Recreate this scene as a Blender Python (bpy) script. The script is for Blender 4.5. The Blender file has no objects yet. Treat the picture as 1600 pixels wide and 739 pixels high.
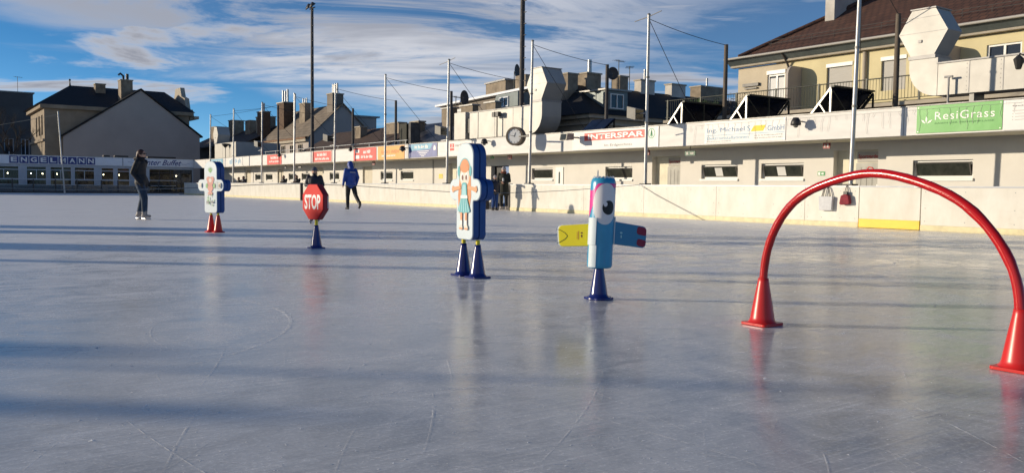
import bpy, bmesh, math, random
from mathutils import Vector, Matrix, noise

random.seed(7)
scene = bpy.context.scene
COL = scene.collection
R = math.radians

# ------------------------------------------------------------------ camera, sky, sun, exposure
YAW, PITCH, ROLL, CAM_H = R(35.351), R(3.2696), R(0.6474), 0.88
Fv = Vector((math.sin(YAW) * math.cos(PITCH), math.cos(YAW) * math.cos(PITCH), -math.sin(PITCH)))
R0 = Vector((math.cos(YAW), -math.sin(YAW), 0)); U0 = R0.cross(Fv)
Rv = R0 * math.cos(ROLL) + U0 * math.sin(ROLL)
Uv = -R0 * math.sin(ROLL) + U0 * math.cos(ROLL)
cam_data = bpy.data.cameras.new('camera')
cam_data.sensor_width = 36.0; cam_data.lens = 36.0 * 1320 / 1600
cam_data.clip_start = 0.05; cam_data.clip_end = 3000
cam = bpy.data.objects.new('camera', cam_data); COL.objects.link(cam)
cam.matrix_world = Matrix(((Rv.x, Uv.x, -Fv.x, 0), (Rv.y, Uv.y, -Fv.y, 0), (Rv.z, Uv.z, -Fv.z, CAM_H), (0, 0, 0, 1)))
scene.camera = cam

SUN_EL = R(10.4)
LH = Vector((0.768, -0.641)).normalized()            # the way the light travels over the ground
SUN_AZ = math.atan2(-LH.x, -LH.y)                    # azimuth of the sun, from +Y towards +X

world = bpy.data.worlds.new('World'); scene.world = world
world.use_nodes = True
wt = world.node_tree; wt.nodes.clear()

def wn(kind, **kw):
    n = wt.nodes.new(kind)
    for k, v in kw.items(): setattr(n, k, v)
    return n
def wm(op, a, b=None, c=None):
    n = wn('ShaderNodeMath', operation=op)
    for i, v in enumerate((a, b, c)):
        if v is None: continue
        if isinstance(v, (int, float)): n.inputs[i].default_value = v
        else: wt.links.new(v, n.inputs[i])
    return n.outputs[0]
def wmix(fac, a, b, blend='MIX'):
    n = wn('ShaderNodeMix', data_type='RGBA', blend_type=blend)
    for s, v in ((n.inputs[0], fac), (n.inputs[6], a), (n.inputs[7], b)):
        if isinstance(v, (int, float)): s.default_value = v
        elif isinstance(v, tuple): s.default_value = (*v, 1)
        else: wt.links.new(v, s)
    return n.outputs[2]
def wramp(src, stops):
    n = wn('ShaderNodeValToRGB')
    n.color_ramp.interpolation = 'EASE'
    e = n.color_ramp.elements
    while len(e) < len(stops): e.new(0.5)
    for el, (p, c) in zip(e, stops): el.position = p; el.color = (c, c, c, 1)
    wt.links.new(src, n.inputs[0]); return n.outputs[0]

sky = wn('ShaderNodeTexSky', sky_type='NISHITA', sun_disc=False)
sky.sun_elevation = SUN_EL; sky.sun_rotation = SUN_AZ
sky.altitude = 200; sky.air_density = 1.0; sky.dust_density = 0.3; sky.ozone_density = 3.0
hsv = wn('ShaderNodeHueSaturation'); hsv.inputs['Hue'].default_value = 0.508; hsv.inputs['Saturation'].default_value = 1.32
wt.links.new(sky.outputs[0], hsv.inputs['Color'])
tc = wn('ShaderNodeTexCoord'); sep = wn('ShaderNodeSeparateXYZ'); wt.links.new(tc.outputs['Generated'], sep.inputs[0])
zz = wm('MAXIMUM', sep.outputs[2], 0.0)
# clear winter air: the pale horizon band of the sky model is pushed below the roofs, all the way round
lift = wn('ShaderNodeCombineXYZ'); wt.links.new(sep.outputs[0], lift.inputs[0]); wt.links.new(sep.outputs[1], lift.inputs[1]); wt.links.new(wm('ADD', wm('MULTIPLY', zz, 1.15), 0.09), lift.inputs[2])
nrmv = wn('ShaderNodeVectorMath', operation='NORMALIZE'); wt.links.new(lift.outputs[0], nrmv.inputs[0]); wt.links.new(nrmv.outputs[0], sky.inputs['Vector'])
glow = wm('ADD', 0.92, wm('MULTIPLY', 1.2, wm('POWER', wm('SUBTRACT', 1.0, zz), 7.0)))      # brighter air towards the horizon, all round
wt.links.new(glow, hsv.inputs['Value'])
den = wm('ADD', zz, 0.10)
# a flat cloud deck: direction projected on a plane overhead, turned so that its streaks run along one wind direction
ca, sa = math.cos(YAW - R(4)), math.sin(YAW - R(4))
px = wm('DIVIDE', wm('SUBTRACT', wm('MULTIPLY', sep.outputs[0], ca), wm('MULTIPLY', sep.outputs[1], sa)), den)
py = wm('DIVIDE', wm('ADD', wm('MULTIPLY', sep.outputs[0], sa), wm('MULTIPLY', sep.outputs[1], ca)), den)
def cloud_noise(sx, sy, off, detail, rough, distort=0.0, skew=0.0):
    cmb = wn('ShaderNodeCombineXYZ')
    wt.links.new(wm('MULTIPLY', wm('ADD', px, wm('MULTIPLY', py, skew)), sx), cmb.inputs[0]); wt.links.new(wm('MULTIPLY', py, sy), cmb.inputs[1])
    cmb.inputs[2].default_value = off
    n = wn('ShaderNodeTexNoise'); n.inputs['Scale'].default_value = 1.0; n.inputs['Detail'].default_value = detail
    n.inputs['Roughness'].default_value = rough; n.inputs['Distortion'].default_value = distort
    wt.links.new(cmb.outputs[0], n.inputs['Vector']); return n.outputs[0]
def smooth(v, a, b):
    n = wn('ShaderNodeMapRange', interpolation_type='SMOOTHSTEP'); n.inputs['From Min'].default_value = a; n.inputs['From Max'].default_value = b
    wt.links.new(v, n.inputs[0]); return n.outputs[0]
SEED_A, SEED_B, SEED_C = 9.5, 15.2, 41.7
edge = cloud_noise(0.7, 0.9, SEED_A, 6, 0.6, 0.5)
wisp = cloud_noise(0.9, 1.9, SEED_B, 10, 0.66, 0.7, 0.25)
lump = cloud_noise(0.50, 0.95, SEED_C, 8, 0.58, 0.5, 0.2)
# edge of the cloud front and its thinning out down-wind
d1 = wm('ADD', wm('SUBTRACT', wm('MULTIPLY', px, 1.65), py), 6.3)
front = smooth(wm('ADD', d1, wm('MULTIPLY', wm('SUBTRACT', edge, 0.5), 3.2)), -0.5, 0.9)
fade = wm('SUBTRACT', 1.0, smooth(wm('ADD', px, wm('MULTIPLY', wm('SUBTRACT', wisp, 0.5), 3.2)), 0.1, 1.5))
deck = wm('MULTIPLY', wm('MULTIPLY', front, wm('ADD', 0.10, wm('MULTIPLY', fade, 0.90))), wm('ADD', 0.08, wm('MULTIPLY', smooth(wisp, 0.36, 0.56), 0.92)))
deck = wm('MULTIPLY', deck, 0.84)
loose = smooth(lump, 0.56, 0.66)
# the cloud banks lie out towards the horizon, the zenith is clear (deep shadows, blue fill light)
away = wm('ADD', 0.08, wm('MULTIPLY', 0.92, smooth(wm('ADD', wm('POWER', wm('ADD', wm('MULTIPLY', px, px), wm('MULTIPLY', py, py)), 0.5), wm('MULTIPLY', wm('SUBTRACT', edge, 0.5), 1.0)), 1.3, 2.7)))
cover = wm('MULTIPLY', wm('MAXIMUM', deck, wm('MULTIPLY', loose, 0.92)), away)
bank = cloud_noise(0.42, 1.1, 5.9, 6, 0.6, 0.6, 0.2)
dark = wm('MAXIMUM', wm('MULTIPLY', smooth(lump, 0.575, 0.70), 0.9), wm('MULTIPLY', wm('MULTIPLY', deck, smooth(bank, 0.46, 0.62)), 0.75))
cloud_col = wmix(dark, (6.6, 6.6, 6.9), (2.0, 2.05, 2.45))
s2 = wmix(cover, hsv.outputs[0], cloud_col)
bg = wn('ShaderNodeBackground'); bg.inputs[1].default_value = 0.112
wt.links.new(s2, bg.inputs[0])
wout = wn('ShaderNodeOutputWorld'); wt.links.new(bg.outputs[0], wout.inputs[0])

sun_data = bpy.data.lights.new('sun', 'SUN'); sun_data.energy = 4.5; sun_data.angle = R(0.53); sun_data.color = (1.0, 0.86, 0.66)
sun = bpy.data.objects.new('sun', sun_data); COL.objects.link(sun)
ldir = Vector((LH.x * math.cos(SUN_EL), LH.y * math.cos(SUN_EL), -math.sin(SUN_EL)))
sun.rotation_euler = ldir.to_track_quat('-Z', 'Y').to_euler(); sun.location = (-30, 30, 30)

scene.view_settings.view_transform = 'Standard'; scene.view_settings.look = 'None'
scene.view_settings.exposure = 0.0; scene.view_settings.gamma = 1.0
scene.render.engine = 'CYCLES'
cy = scene.cycles
cy.use_denoising = True
cy.max_bounces = 6; cy.diffuse_bounces = 4; cy.glossy_bounces = 3; cy.transmission_bounces = 4; cy.transparent_max_bounces = 8
cy.sample_clamp_indirect = 6.0; cy.caustics_reflective = False; cy.caustics_refractive = False

# ------------------------------------------------------------------ materials
MATS = {}
def mat(name, col, rough=0.6, metal=0.0, var=0.10, vscale=3.0, bump=0.0, bscale=40.0, col2=None, stretch=(1, 1, 1), emit=None, spec=None, coat=0.0):
    if name in MATS: return MATS[name]
    m = bpy.data.materials.new(name); m.use_nodes = True
    nt = m.node_tree; b = nt.nodes['Principled BSDF']
    b.inputs['Roughness'].default_value = rough; b.inputs['Metallic'].default_value = metal
    if spec is not None: b.inputs['Specular IOR Level'].default_value = spec
    if coat: b.inputs['Coat Weight'].default_value = coat; b.inputs['Coat Roughness'].default_value = 0.12
    b.inputs['Base Color'].default_value = (*col, 1)
    tcn = nt.nodes.new('ShaderNodeTexCoord'); mp = nt.nodes.new('ShaderNodeMapping'); mp.inputs['Scale'].default_value = stretch
    nt.links.new(tcn.outputs['Object'], mp.inputs[0])
    if var > 0:
        n = nt.nodes.new('ShaderNodeTexNoise'); n.inputs['Scale'].default_value = vscale; n.inputs['Detail'].default_value = 6; n.inputs['Roughness'].default_value = 0.62
        nt.links.new(mp.outputs[0], n.inputs['Vector'])
        rp = nt.nodes.new('ShaderNodeValToRGB'); rp.color_ramp.elements[0].position = 0.32; rp.color_ramp.elements[1].position = 0.70
        c2 = col2 if col2 else tuple(max(0, c * (1 - 2.2 * var)) for c in col)
        rp.color_ramp.elements[0].color = (*c2, 1); rp.color_ramp.elements[1].color = (*col, 1)
        nt.links.new(n.outputs[0], rp.inputs[0]); nt.links.new(rp.outputs[0], b.inputs['Base Color'])
        mr = nt.nodes.new('ShaderNodeMapRange'); mr.inputs['To Min'].default_value = min(1, rough + 0.08); mr.inputs['To Max'].default_value = max(0.02, rough - 0.06)
        nt.links.new(n.outputs[0], mr.inputs[0]); nt.links.new(mr.outputs[0], b.inputs['Roughness'])
    if bump > 0:
        n2 = nt.nodes.new('ShaderNodeTexNoise'); n2.inputs['Scale'].default_value = bscale; n2.inputs['Detail'].default_value = 4
        nt.links.new(mp.outputs[0], n2.inputs['Vector'])
        bp = nt.nodes.new('ShaderNodeBump'); bp.inputs['Strength'].default_value = bump; bp.inputs['Distance'].default_value = 0.02
        nt.links.new(n2.outputs[0], bp.inputs['Height']); nt.links.new(bp.outputs[0], b.inputs['Normal'])
    if emit: b.inputs['Emission Color'].default_value = (*emit[:3], 1); b.inputs['Emission Strength'].default_value = emit[3]
    MATS[name] = m; return m

def tile_mat(name, c1, c2, mortar, sx, sy, bump=0.5, rough=0.75, offset=0.5, axis='XY'):
    m = bpy.data.materials.new(name); m.use_nodes = True
    nt = m.node_tree; b = nt.nodes['Principled BSDF']; b.inputs['Roughness'].default_value = rough
    uv = nt.nodes.new('ShaderNodeUVMap')
    br = nt.nodes.new('ShaderNodeTexBrick'); br.offset = offset
    br.inputs['Color1'].default_value = (*c1, 1); br.inputs['Color2'].default_value = (*c2, 1); br.inputs['Mortar'].default_value = (*mortar, 1)
    br.inputs['Scale'].default_value = 1.0; br.inputs['Brick Width'].default_value = sx; br.inputs['Row Height'].default_value = sy; br.inputs['Mortar Size'].default_value = 0.018
    nt.links.new(uv.outputs[0], br.inputs['Vector'])
    n = nt.nodes.new('ShaderNodeTexNoise'); n.inputs['Scale'].default_value = 1.1; n.inputs['Detail'].default_value = 5
    nt.links.new(uv.outputs[0], n.inputs['Vector'])
    mx = nt.nodes.new('ShaderNodeMix'); mx.data_type = 'RGBA'; mx.blend_type = 'MULTIPLY'; mx.inputs[0].default_value = 0.55
    rp = nt.nodes.new('ShaderNodeValToRGB'); rp.color_ramp.elements[0].color = (0.45, 0.42, 0.4, 1); rp.color_ramp.elements[0].position = 0.3; rp.color_ramp.elements[1].position = 0.65
    nt.links.new(n.outputs[0], rp.inputs[0]); nt.links.new(br.outputs[0], mx.inputs[6]); nt.links.new(rp.outputs[0], mx.inputs[7])
    nt.links.new(mx.outputs[2], b.inputs['Base Color'])
    bp = nt.nodes.new('ShaderNodeBump'); bp.inputs['Strength'].default_value = bump; bp.inputs['Distance'].default_value = 0.03
    inv = nt.nodes.new('ShaderNodeMath'); inv.operation = 'SUBTRACT'; inv.inputs[0].default_value = 1.0
    nt.links.new(br.outputs['Fac'], inv.inputs[1]); nt.links.new(inv.outputs[0], bp.inputs['Height']); nt.links.new(bp.outputs[0], b.inputs['Normal'])
    MATS[name] = m; return m

def glass_mat(name, tint, clear=0.35, rough=0.04):
    m = bpy.data.materials.new(name); m.use_nodes = True
    nt = m.node_tree; b = nt.nodes['Principled BSDF']; out = nt.nodes['Material Output']
    b.inputs['Base Color'].default_value = (*tint, 1); b.inputs['Roughness'].default_value = rough; b.inputs['IOR'].default_value = 1.5
    tr = nt.nodes.new('ShaderNodeBsdfTransparent'); tr.inputs[0].default_value = (0.86, 0.9, 0.9, 1)
    mx = nt.nodes.new('ShaderNodeMixShader'); mx.inputs[0].default_value = clear
    nt.links.new(b.outputs[0], mx.inputs[1]); nt.links.new(tr.outputs[0], mx.inputs[2]); nt.links.new(mx.outputs[0], out.inputs[0])
    MATS[name] = m; return m

def ice_mat():
    m = bpy.data.materials.new('ice'); m.use_nodes = True
    nt = m.node_tree; b = nt.nodes['Principled BSDF']; N = nt.nodes.new; Lk = nt.links.new
    geo = N('ShaderNodeNewGeometry')
    def mapping(rot, sc):
        mp = N('ShaderNodeMapping'); mp.inputs['Rotation'].default_value = (0, 0, rot); mp.inputs['Scale'].default_value = sc
        Lk(geo.outputs['Position'], mp.inputs[0]); return mp.outputs[0]
    def nz(vec, scale, det=5, rough=0.6, dist=0.0):
        n = N('ShaderNodeTexNoise'); n.inputs['Scale'].default_value = scale; n.inputs['Detail'].default_value = det
        n.inputs['Roughness'].default_value = rough; n.inputs['Distortion'].default_value = dist
        Lk(vec, n.inputs['Vector']); return n.outputs[0]
    def ramp(src, p0, p1, c0=0.0, c1=1.0):
        r = N('ShaderNodeValToRGB'); e = r.color_ramp.elements
        e[0].position, e[1].position = p0, p1; e[0].color = (c0, c0, c0, 1); e[1].color = (c1, c1, c1, 1)
        Lk(src, r.inputs[0]); return r.outputs[0]
    def math_(op, a, c):
        n = N('ShaderNodeMath'); n.operation = op
        for i, v in enumerate((a, c)):
            if isinstance(v, (int, float)): n.inputs[i].default_value = v
            else: Lk(v, n.inputs[i])
        return n.outputs[0]
    big = nz(mapping(0.5, (0.35, 0.35, 1)), 1.0, 5, 0.6, 0.8)
    mid = nz(mapping(-0.45, (0.5, 1.6, 1)), 1.3, 6, 0.65, 0.5)
    str1 = nz(mapping(-0.62, (0.9, 26.0, 1)), 1.0, 3, 0.6, 0.25)
    str2 = nz(mapping(-0.95, (1.2, 34.0, 1)), 1.0, 3, 0.6, 0.4)
    str3 = nz(mapping(0.35, (1.0, 40.0, 1)), 1.0, 2, 0.5, 0.5)
    fine = nz(mapping(0.0, (1, 1, 1)), 55.0, 4, 0.7)
    frost = math_('ADD', math_('MULTIPLY', ramp(str1, 0.56, 0.72), 0.32), math_('MULTIPLY', ramp(str2, 0.57, 0.72), 0.26))
    frost = math_('ADD', frost, math_('MULTIPLY', ramp(str3, 0.58, 0.72), 0.30))
    frost = math_('MULTIPLY', frost, ramp(big, 0.35, 0.65, 0.25, 1.0))
    frost = math_('ADD', frost, math_('MULTIPLY', ramp(fine, 0.50, 0.68), 0.34))
    frost = math_('ADD', frost, math_('MULTIPLY', ramp(nz(mapping(0.2, (1.0, 1.0, 1)), 2.1, 7, 0.74, 0.8), 0.40, 0.64), 0.42))
    sp = N('ShaderNodeSeparateXYZ'); Lk(geo.outputs['Position'], sp.inputs[0])
    worn_sheen = ramp(math_('ADD', math_('MULTIPLY', sp.outputs[1], 0.03), math_('MULTIPLY', big, 0.45)), 0.34, 0.78)      # far half skated up; its grazing-light brightness is painted in too
    wv = nz(mapping(-0.60, (0.35, 5.0, 1)), 1.0, 5, 0.6, 0.6)
    frost = math_('ADD', frost, math_('MULTIPLY', worn_sheen, ramp(wv, 0.34, 0.60, 0.5, 1.3)))
    frc = N('ShaderNodeClamp'); Lk(frost, frc.inputs[0]); frost = frc.outputs[0]
    mx = N('ShaderNodeMix'); mx.data_type = 'RGBA'
    mx.inputs[6].default_value = (0.44, 0.44, 0.425, 1); mx.inputs[7].default_value = (0.97, 0.95, 0.90, 1)
    Lk(frost, mx.inputs[0]); Lk(mx.outputs[2], b.inputs['Base Color'])
    rr = N('ShaderNodeMapRange'); rr.inputs['To Min'].default_value = 0.075; rr.inputs['To Max'].default_value = 0.42
    Lk(frost, rr.inputs[0]); Lk(rr.outputs[0], b.inputs['Roughness'])
    b.inputs['IOR'].default_value = 1.31; b.inputs['Specular IOR Level'].default_value = 0.5
    hgt = math_('ADD', math_('MULTIPLY', str1, 0.5), math_('ADD', math_('MULTIPLY', str2, 0.4), math_('MULTIPLY', fine, 0.35)))
    hgt = math_('ADD', hgt, math_('MULTIPLY', nz(mapping(0, (1, 1, 1)), 6.0, 3), 0.6))
    bp = N('ShaderNodeBump'); bp.inputs['Strength'].default_value = 0.22; bp.inputs['Distance'].default_value = 0.006
    Lk(hgt, bp.inputs['Height']); Lk(bp.outputs[0], b.inputs['Normal'])
    MATS['ice'] = m; return m

def snow_trace_mat():
    m = bpy.data.materials.new('skate trace'); m.use_nodes = True
    nt = m.node_tree; b = nt.nodes['Principled BSDF']; out = nt.nodes['Material Output']
    b.inputs['Base Color'].default_value = (0.95, 0.95, 0.96, 1); b.inputs['Roughness'].default_value = 0.8
    geo = nt.nodes.new('ShaderNodeNewGeometry'); n = nt.nodes.new('ShaderNodeTexNoise'); n.inputs['Scale'].default_value = 14; n.inputs['Detail'].default_value = 6; n.inputs['Roughness'].default_value = 0.7
    nt.links.new(geo.outputs['Position'], n.inputs['Vector'])
    rp = nt.nodes.new('ShaderNodeValToRGB'); rp.color_ramp.elements[0].position = 0.42; rp.color_ramp.elements[1].position = 0.66
    rp.color_ramp.elements[1].color = (0.7, 0.7, 0.7, 1)
    nt.links.new(n.outputs[0], rp.inputs[0])
    tr = nt.nodes.new('ShaderNodeBsdfTransparent'); mx = nt.nodes.new('ShaderNodeMixShader')
    tl = nt.nodes.new('ShaderNodeBsdfTranslucent'); tl.inputs[0].default_value = (0.95, 0.95, 0.96, 1); m2 = nt.nodes.new('ShaderNodeMixShader'); m2.inputs[0].default_value = 0.45
    nt.links.new(b.outputs[0], m2.inputs[1]); nt.links.new(tl.outputs[0], m2.inputs[2])
    nt.links.new(rp.outputs[0], mx.inputs[0]); nt.links.new(tr.outputs[0], mx.inputs[1]); nt.links.new(m2.outputs[0], mx.inputs[2]); nt.links.new(mx.outputs[0], out.inputs[0])
    MATS['trace'] = m; return m

def crumb_mat():
    m = bpy.data.materials.new('ice crumb'); m.use_nodes = True
    nt = m.node_tree; b = nt.nodes['Principled BSDF']; out = nt.nodes['Material Output']
    b.inputs['Base Color'].default_value = (0.92, 0.93, 0.95, 1); b.inputs['Roughness'].default_value = 0.45
    tl = nt.nodes.new('ShaderNodeBsdfTranslucent'); tl.inputs[0].default_value = (0.95, 0.96, 0.98, 1)
    mx = nt.nodes.new('ShaderNodeMixShader'); mx.inputs[0].default_value = 0.55
    nt.links.new(b.outputs[0], mx.inputs[1]); nt.links.new(tl.outputs[0], mx.inputs[2]); nt.links.new(mx.outputs[0], out.inputs[0])
    MATS['crumb'] = m; return m

# ------------------------------------------------------------------ mesh helpers
def FX(X): return lambda u, v, w: (X - w, u, v)         # facade facing -X: u is world y, v is z, w stands out
def FXT(X): return lambda u, v, w: (X - w, -u, v)       # same plane, u runs to the viewer's right (for lettering)
def FY(Y): return lambda u, v, w: (u, Y - w, v)         # facade facing -Y: u is world x
IDM = lambda x, y, z: (x, y, z)

def rot_map(loc, normal_deg):
    """local frame (u right, v up, w out) of a board whose face looks along the compass angle (0 = +X, 90 = +Y)"""
    a = R(normal_deg); n = Vector((math.cos(a), math.sin(a), 0)); r = Vector((-n.y, n.x, 0)) * 1.0
    r = Vector((0, 0, 1)).cross(n)       # right-hand side as seen by a viewer in front
    def f(u, v, w):
        p = Vector(loc) + r * u + n * w
        return (p.x, p.y, loc[2] + v)
    return f

class MB:
    def __init__(s): s.v = []; s.f = []; s.m = []; s.s = []; s.mi = 0; s.sm = False
    def add(s, verts, faces, sm=None):
        o = len(s.v); s.v += [tuple(p) for p in verts]
        for f in faces:
            s.f.append([i + o for i in f]); s.m.append(s.mi); s.s.append(s.sm if sm is None else sm)
        return s
    def box(s, x0, x1, y0, y1, z0, z1, mp=IDM):
        p = [mp(x, y, z) for z in (z0, z1) for y in (y0, y1) for x in (x0, x1)]
        return s.add(p, [(0, 2, 3, 1), (4, 5, 7, 6), (0, 1, 5, 4), (2, 6, 7, 3), (0, 4, 6, 2), (1, 3, 7, 5)])
    def quad(s, a, b, c, d): return s.add([a, b, c, d], [(0, 1, 2, 3)])
    def prism(s, poly, w0, w1, mp=IDM, inset=0.0):
        """poly in (u, v), pushed from w0 to w1"""
        n = len(poly)
        pts = [mp(u, v, w0) for u, v in poly] + [mp(u, v, w1) for u, v in poly]
        fs = [tuple(range(n)), tuple(range(2 * n - 1, n - 1, -1))] + [(i, (i + 1) % n, n + (i + 1) % n, n + i) for i in range(n)]
        return s.add(pts, fs)
    def poly(s, poly, w, mp=IDM): return s.add([mp(u, v, w) for u, v in poly], [tuple(range(len(poly)))])
    def tube(s, pts, rad, n=8, caps=True, sm=True):
        pts = [Vector(p) for p in pts]; rads = rad if isinstance(rad, (list, tuple)) else [rad] * len(pts)
        rings = []; prev = None
        for i, p in enumerate(pts):
            d = (pts[min(i + 1, len(pts) - 1)] - pts[max(i - 1, 0)]).normalized()
            if prev is None: a = d.orthogonal().normalized()
            else:
                a = prev - d * prev.dot(d)
                a = a.normalized() if a.length > 1e-6 else d.orthogonal().normalized()
            prev = a; b = d.cross(a)
            rings.append([p + (a * math.cos(2 * math.pi * k / n) + b * math.sin(2 * math.pi * k / n)) * rads[i] for k in range(n)])
        fs = [(i * n + k, i * n + (k + 1) % n, (i + 1) * n + (k + 1) % n, (i + 1) * n + k) for i in range(len(pts) - 1) for k in range(n)]
        s.add([q for r in rings for q in r], fs, sm)
        if caps:
            s.add(rings[0][::-1], [tuple(range(n))], False); s.add(rings[-1], [tuple(range(n))], False)
        return s
    def bar(s, a, b, w, d=None):
        """square bar from a to b"""
        a, b = Vector(a), Vector(b); d = d or w; t = (b - a).normalized()
        x = t.cross(Vector((0, 0, 1))); x = x.normalized() if x.length > 1e-4 else Vector((1, 0, 0)); y = t.cross(x)
        p = [c + x * sx * w / 2 + y * sy * d / 2 for c in (a, b) for sx, sy in ((-1, -1), (1, -1), (1, 1), (-1, 1))]
        return s.add(p, [(3, 2, 1, 0), (4, 5, 6, 7)] + [(i, (i + 1) % 4, 4 + (i + 1) % 4, 4 + i) for i in range(4)])
    def lathe(s, prof, c=(0, 0, 0), n=20, sm=True, axis='Z'):
        rings = []
        for r, h in prof:
            ring = []
            for k in range(n):
                a = 2 * math.pi * k / n; x, y, z = r * math.cos(a), r * math.sin(a), h
                if axis == 'X': x, y, z = h, x, y
                if axis == 'Y': x, y, z = x, h, y
                ring.append((c[0] + x, c[1] + y, c[2] + z))
            rings.append(ring)
        fs = [(i * n + k, i * n + (k + 1) % n, (i + 1) * n + (k + 1) % n, (i + 1) * n + k) for i in range(len(prof) - 1) for k in range(n)]
        s.add([q for r in rings for q in r], fs, sm)
        if prof[0][0] > 1e-5: s.add(rings[0][::-1], [tuple(range(n))], False)
        if prof[-1][0] > 1e-5: s.add(rings[-1], [tuple(range(n))], False)
        return s
    def ball(s, c, r, sc=(1, 1, 1), n=12, m=8):
        prof = [(max(1e-6, math.sin(math.pi * i / m)), -math.cos(math.pi * i / m)) for i in range(m + 1)]
        o = len(s.v); s.lathe(prof, (0, 0, 0), n)
        for i in range(o, len(s.v)): x, y, z = s.v[i]; s.v[i] = (c[0] + x * r * sc[0], c[1] + y * r * sc[1], c[2] + z * r * sc[2])
        return s
    def mesh(s, name, off=(0, 0, 0), recalc=True, uv=False):
        me = bpy.data.meshes.new(name)
        me.from_pydata([(x - off[0], y - off[1], z - off[2]) for x, y, z in s.v], [], s.f)
        for p, mi, sm in zip(me.polygons, s.m, s.s): p.material_index = mi; p.use_smooth = sm
        if recalc:
            bm = bmesh.new(); bm.from_mesh(me); bmesh.ops.recalc_face_normals(bm, faces=bm.faces); bm.to_mesh(me); bm.free()
        if uv:
            lay = me.uv_layers.new(name='UVMap')
            for p in me.polygons:
                n = p.normal; t = Vector((-n.y, n.x, 0)); t = t.normalized() if t.length > 1e-4 else Vector((1, 0, 0)); bt = n.cross(t)
                for li in p.loop_indices:
                    co = me.vertices[me.loops[li].vertex_index].co
                    lay.data[li].uv = (co.dot(t), co.dot(bt))
        me.update(); return me
    def build(s, name, mats, parent=None, uv=False, recalc=True):
        off = wloc(parent)
        me = s.mesh(name, off, recalc, uv)
        for m in (mats if isinstance(mats, (list, tuple)) else [mats]): me.materials.append(MATS[m] if isinstance(m, str) else m)
        return link(name, me, parent)

def wloc(o):
    v = Vector((0, 0, 0))
    while o is not None: v += o.location; o = o.parent
    return v
def link(name, me, parent=None):
    o = bpy.data.objects.new(name, me); COL.objects.link(o)
    if parent is not None: o.parent = parent
    return o
def tag(o, label=None, cat=None, group=None, kind=None):
    if label: o['label'] = label
    if cat: o['category'] = cat
    if group: o['group'] = group
    if kind: o['kind'] = kind
    return o
def thing(name, label, cat, loc=(0, 0, 0), group=None):
    o = bpy.data.objects.new(name, None); o.empty_display_size = 0.2; COL.objects.link(o); o.location = loc
    return tag(o, label, cat, group)
def copy_tree(o, parent=None):
    c = o.copy(); COL.objects.link(c); c.parent = parent
    for ch in list(o.children): copy_tree(ch, c)
    return c

def wall_holes(mb, mp, u0, u1, v0, v1, holes, depth):
    """a wall face with openings (u0,u1,v0,v1) and their reveals going in by depth"""
    p0, p1, p2 = Vector(mp(0, 0, 0)), Vector(mp(1, 0, 0)), Vector(mp(0, 1, 0)); flip = (p1 - p0).cross(p2 - p0).dot(Vector(mp(0, 0, 1)) - p0) < 0
    us = sorted({u0, u1, *[h[0] for h in holes], *[h[1] for h in holes]}); vs = sorted({v0, v1, *[h[2] for h in holes], *[h[3] for h in holes]})
    us = [u for u in us if u0 <= u <= u1]; vs = [v for v in vs if v0 <= v <= v1]
    for a, b in zip(us, us[1:]):
        for c, d in zip(vs, vs[1:]):
            m, n = (a + b) / 2, (c + d) / 2
            if any(h[0] < m < h[1] and h[2] < n < h[3] for h in holes): continue
            mb.quad(mp(a, d, 0), mp(b, d, 0), mp(b, c, 0), mp(a, c, 0)) if flip else mb.quad(mp(a, c, 0), mp(b, c, 0), mp(b, d, 0), mp(a, d, 0))
    for a, b, c, d in holes:
        mb.quad(mp(a, c, 0), mp(a, d, 0), mp(a, d, -depth), mp(a, c, -depth)); mb.quad(mp(b, c, 0), mp(b, d, 0), mp(b, d, -depth), mp(b, c, -depth))
        mb.quad(mp(a, d, 0), mp(b, d, 0), mp(b, d, -depth), mp(a, d, -depth)); mb.quad(mp(a, c, 0), mp(b, c, 0), mp(b, c, -depth), mp(a, c, -depth))

def round_poly(pts, rads, n=6):
    out = []; N = len(pts)
    for i, (p, r) in enumerate(zip(pts, rads)):
        p = Vector(p); a = Vector(pts[i - 1]); b = Vector(pts[(i + 1) % N])
        if r <= 0: out.append((p.x, p.y)); continue
        d1 = (a - p).normalized(); d2 = (b - p).normalized(); ang = d1.angle(d2); t = r / math.tan(ang / 2)
        c = p + (d1 + d2).normalized() * (r / math.sin(ang / 2))
        s, e = p + d1 * t - c, p + d2 * t - c
        a0, a1 = math.atan2(s.y, s.x), math.atan2(e.y, e.x); da = (a1 - a0 + math.pi) % (2 * math.pi) - math.pi
        out += [(c.x + r * math.cos(a0 + da * k / n), c.y + r * math.sin(a0 + da * k / n)) for k in range(n + 1)]
    return out
def ellipse(cx, cyy, rx, ry, n=20, a0=0, a1=2 * math.pi):
    full = abs(a1 - a0 - 2 * math.pi) < 1e-6
    return [(cx + rx * math.cos(a0 + (a1 - a0) * k / (n if full else n - 1)), cyy + ry * math.sin(a0 + (a1 - a0) * k / (n if full else n - 1))) for k in range(n)]

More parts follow.
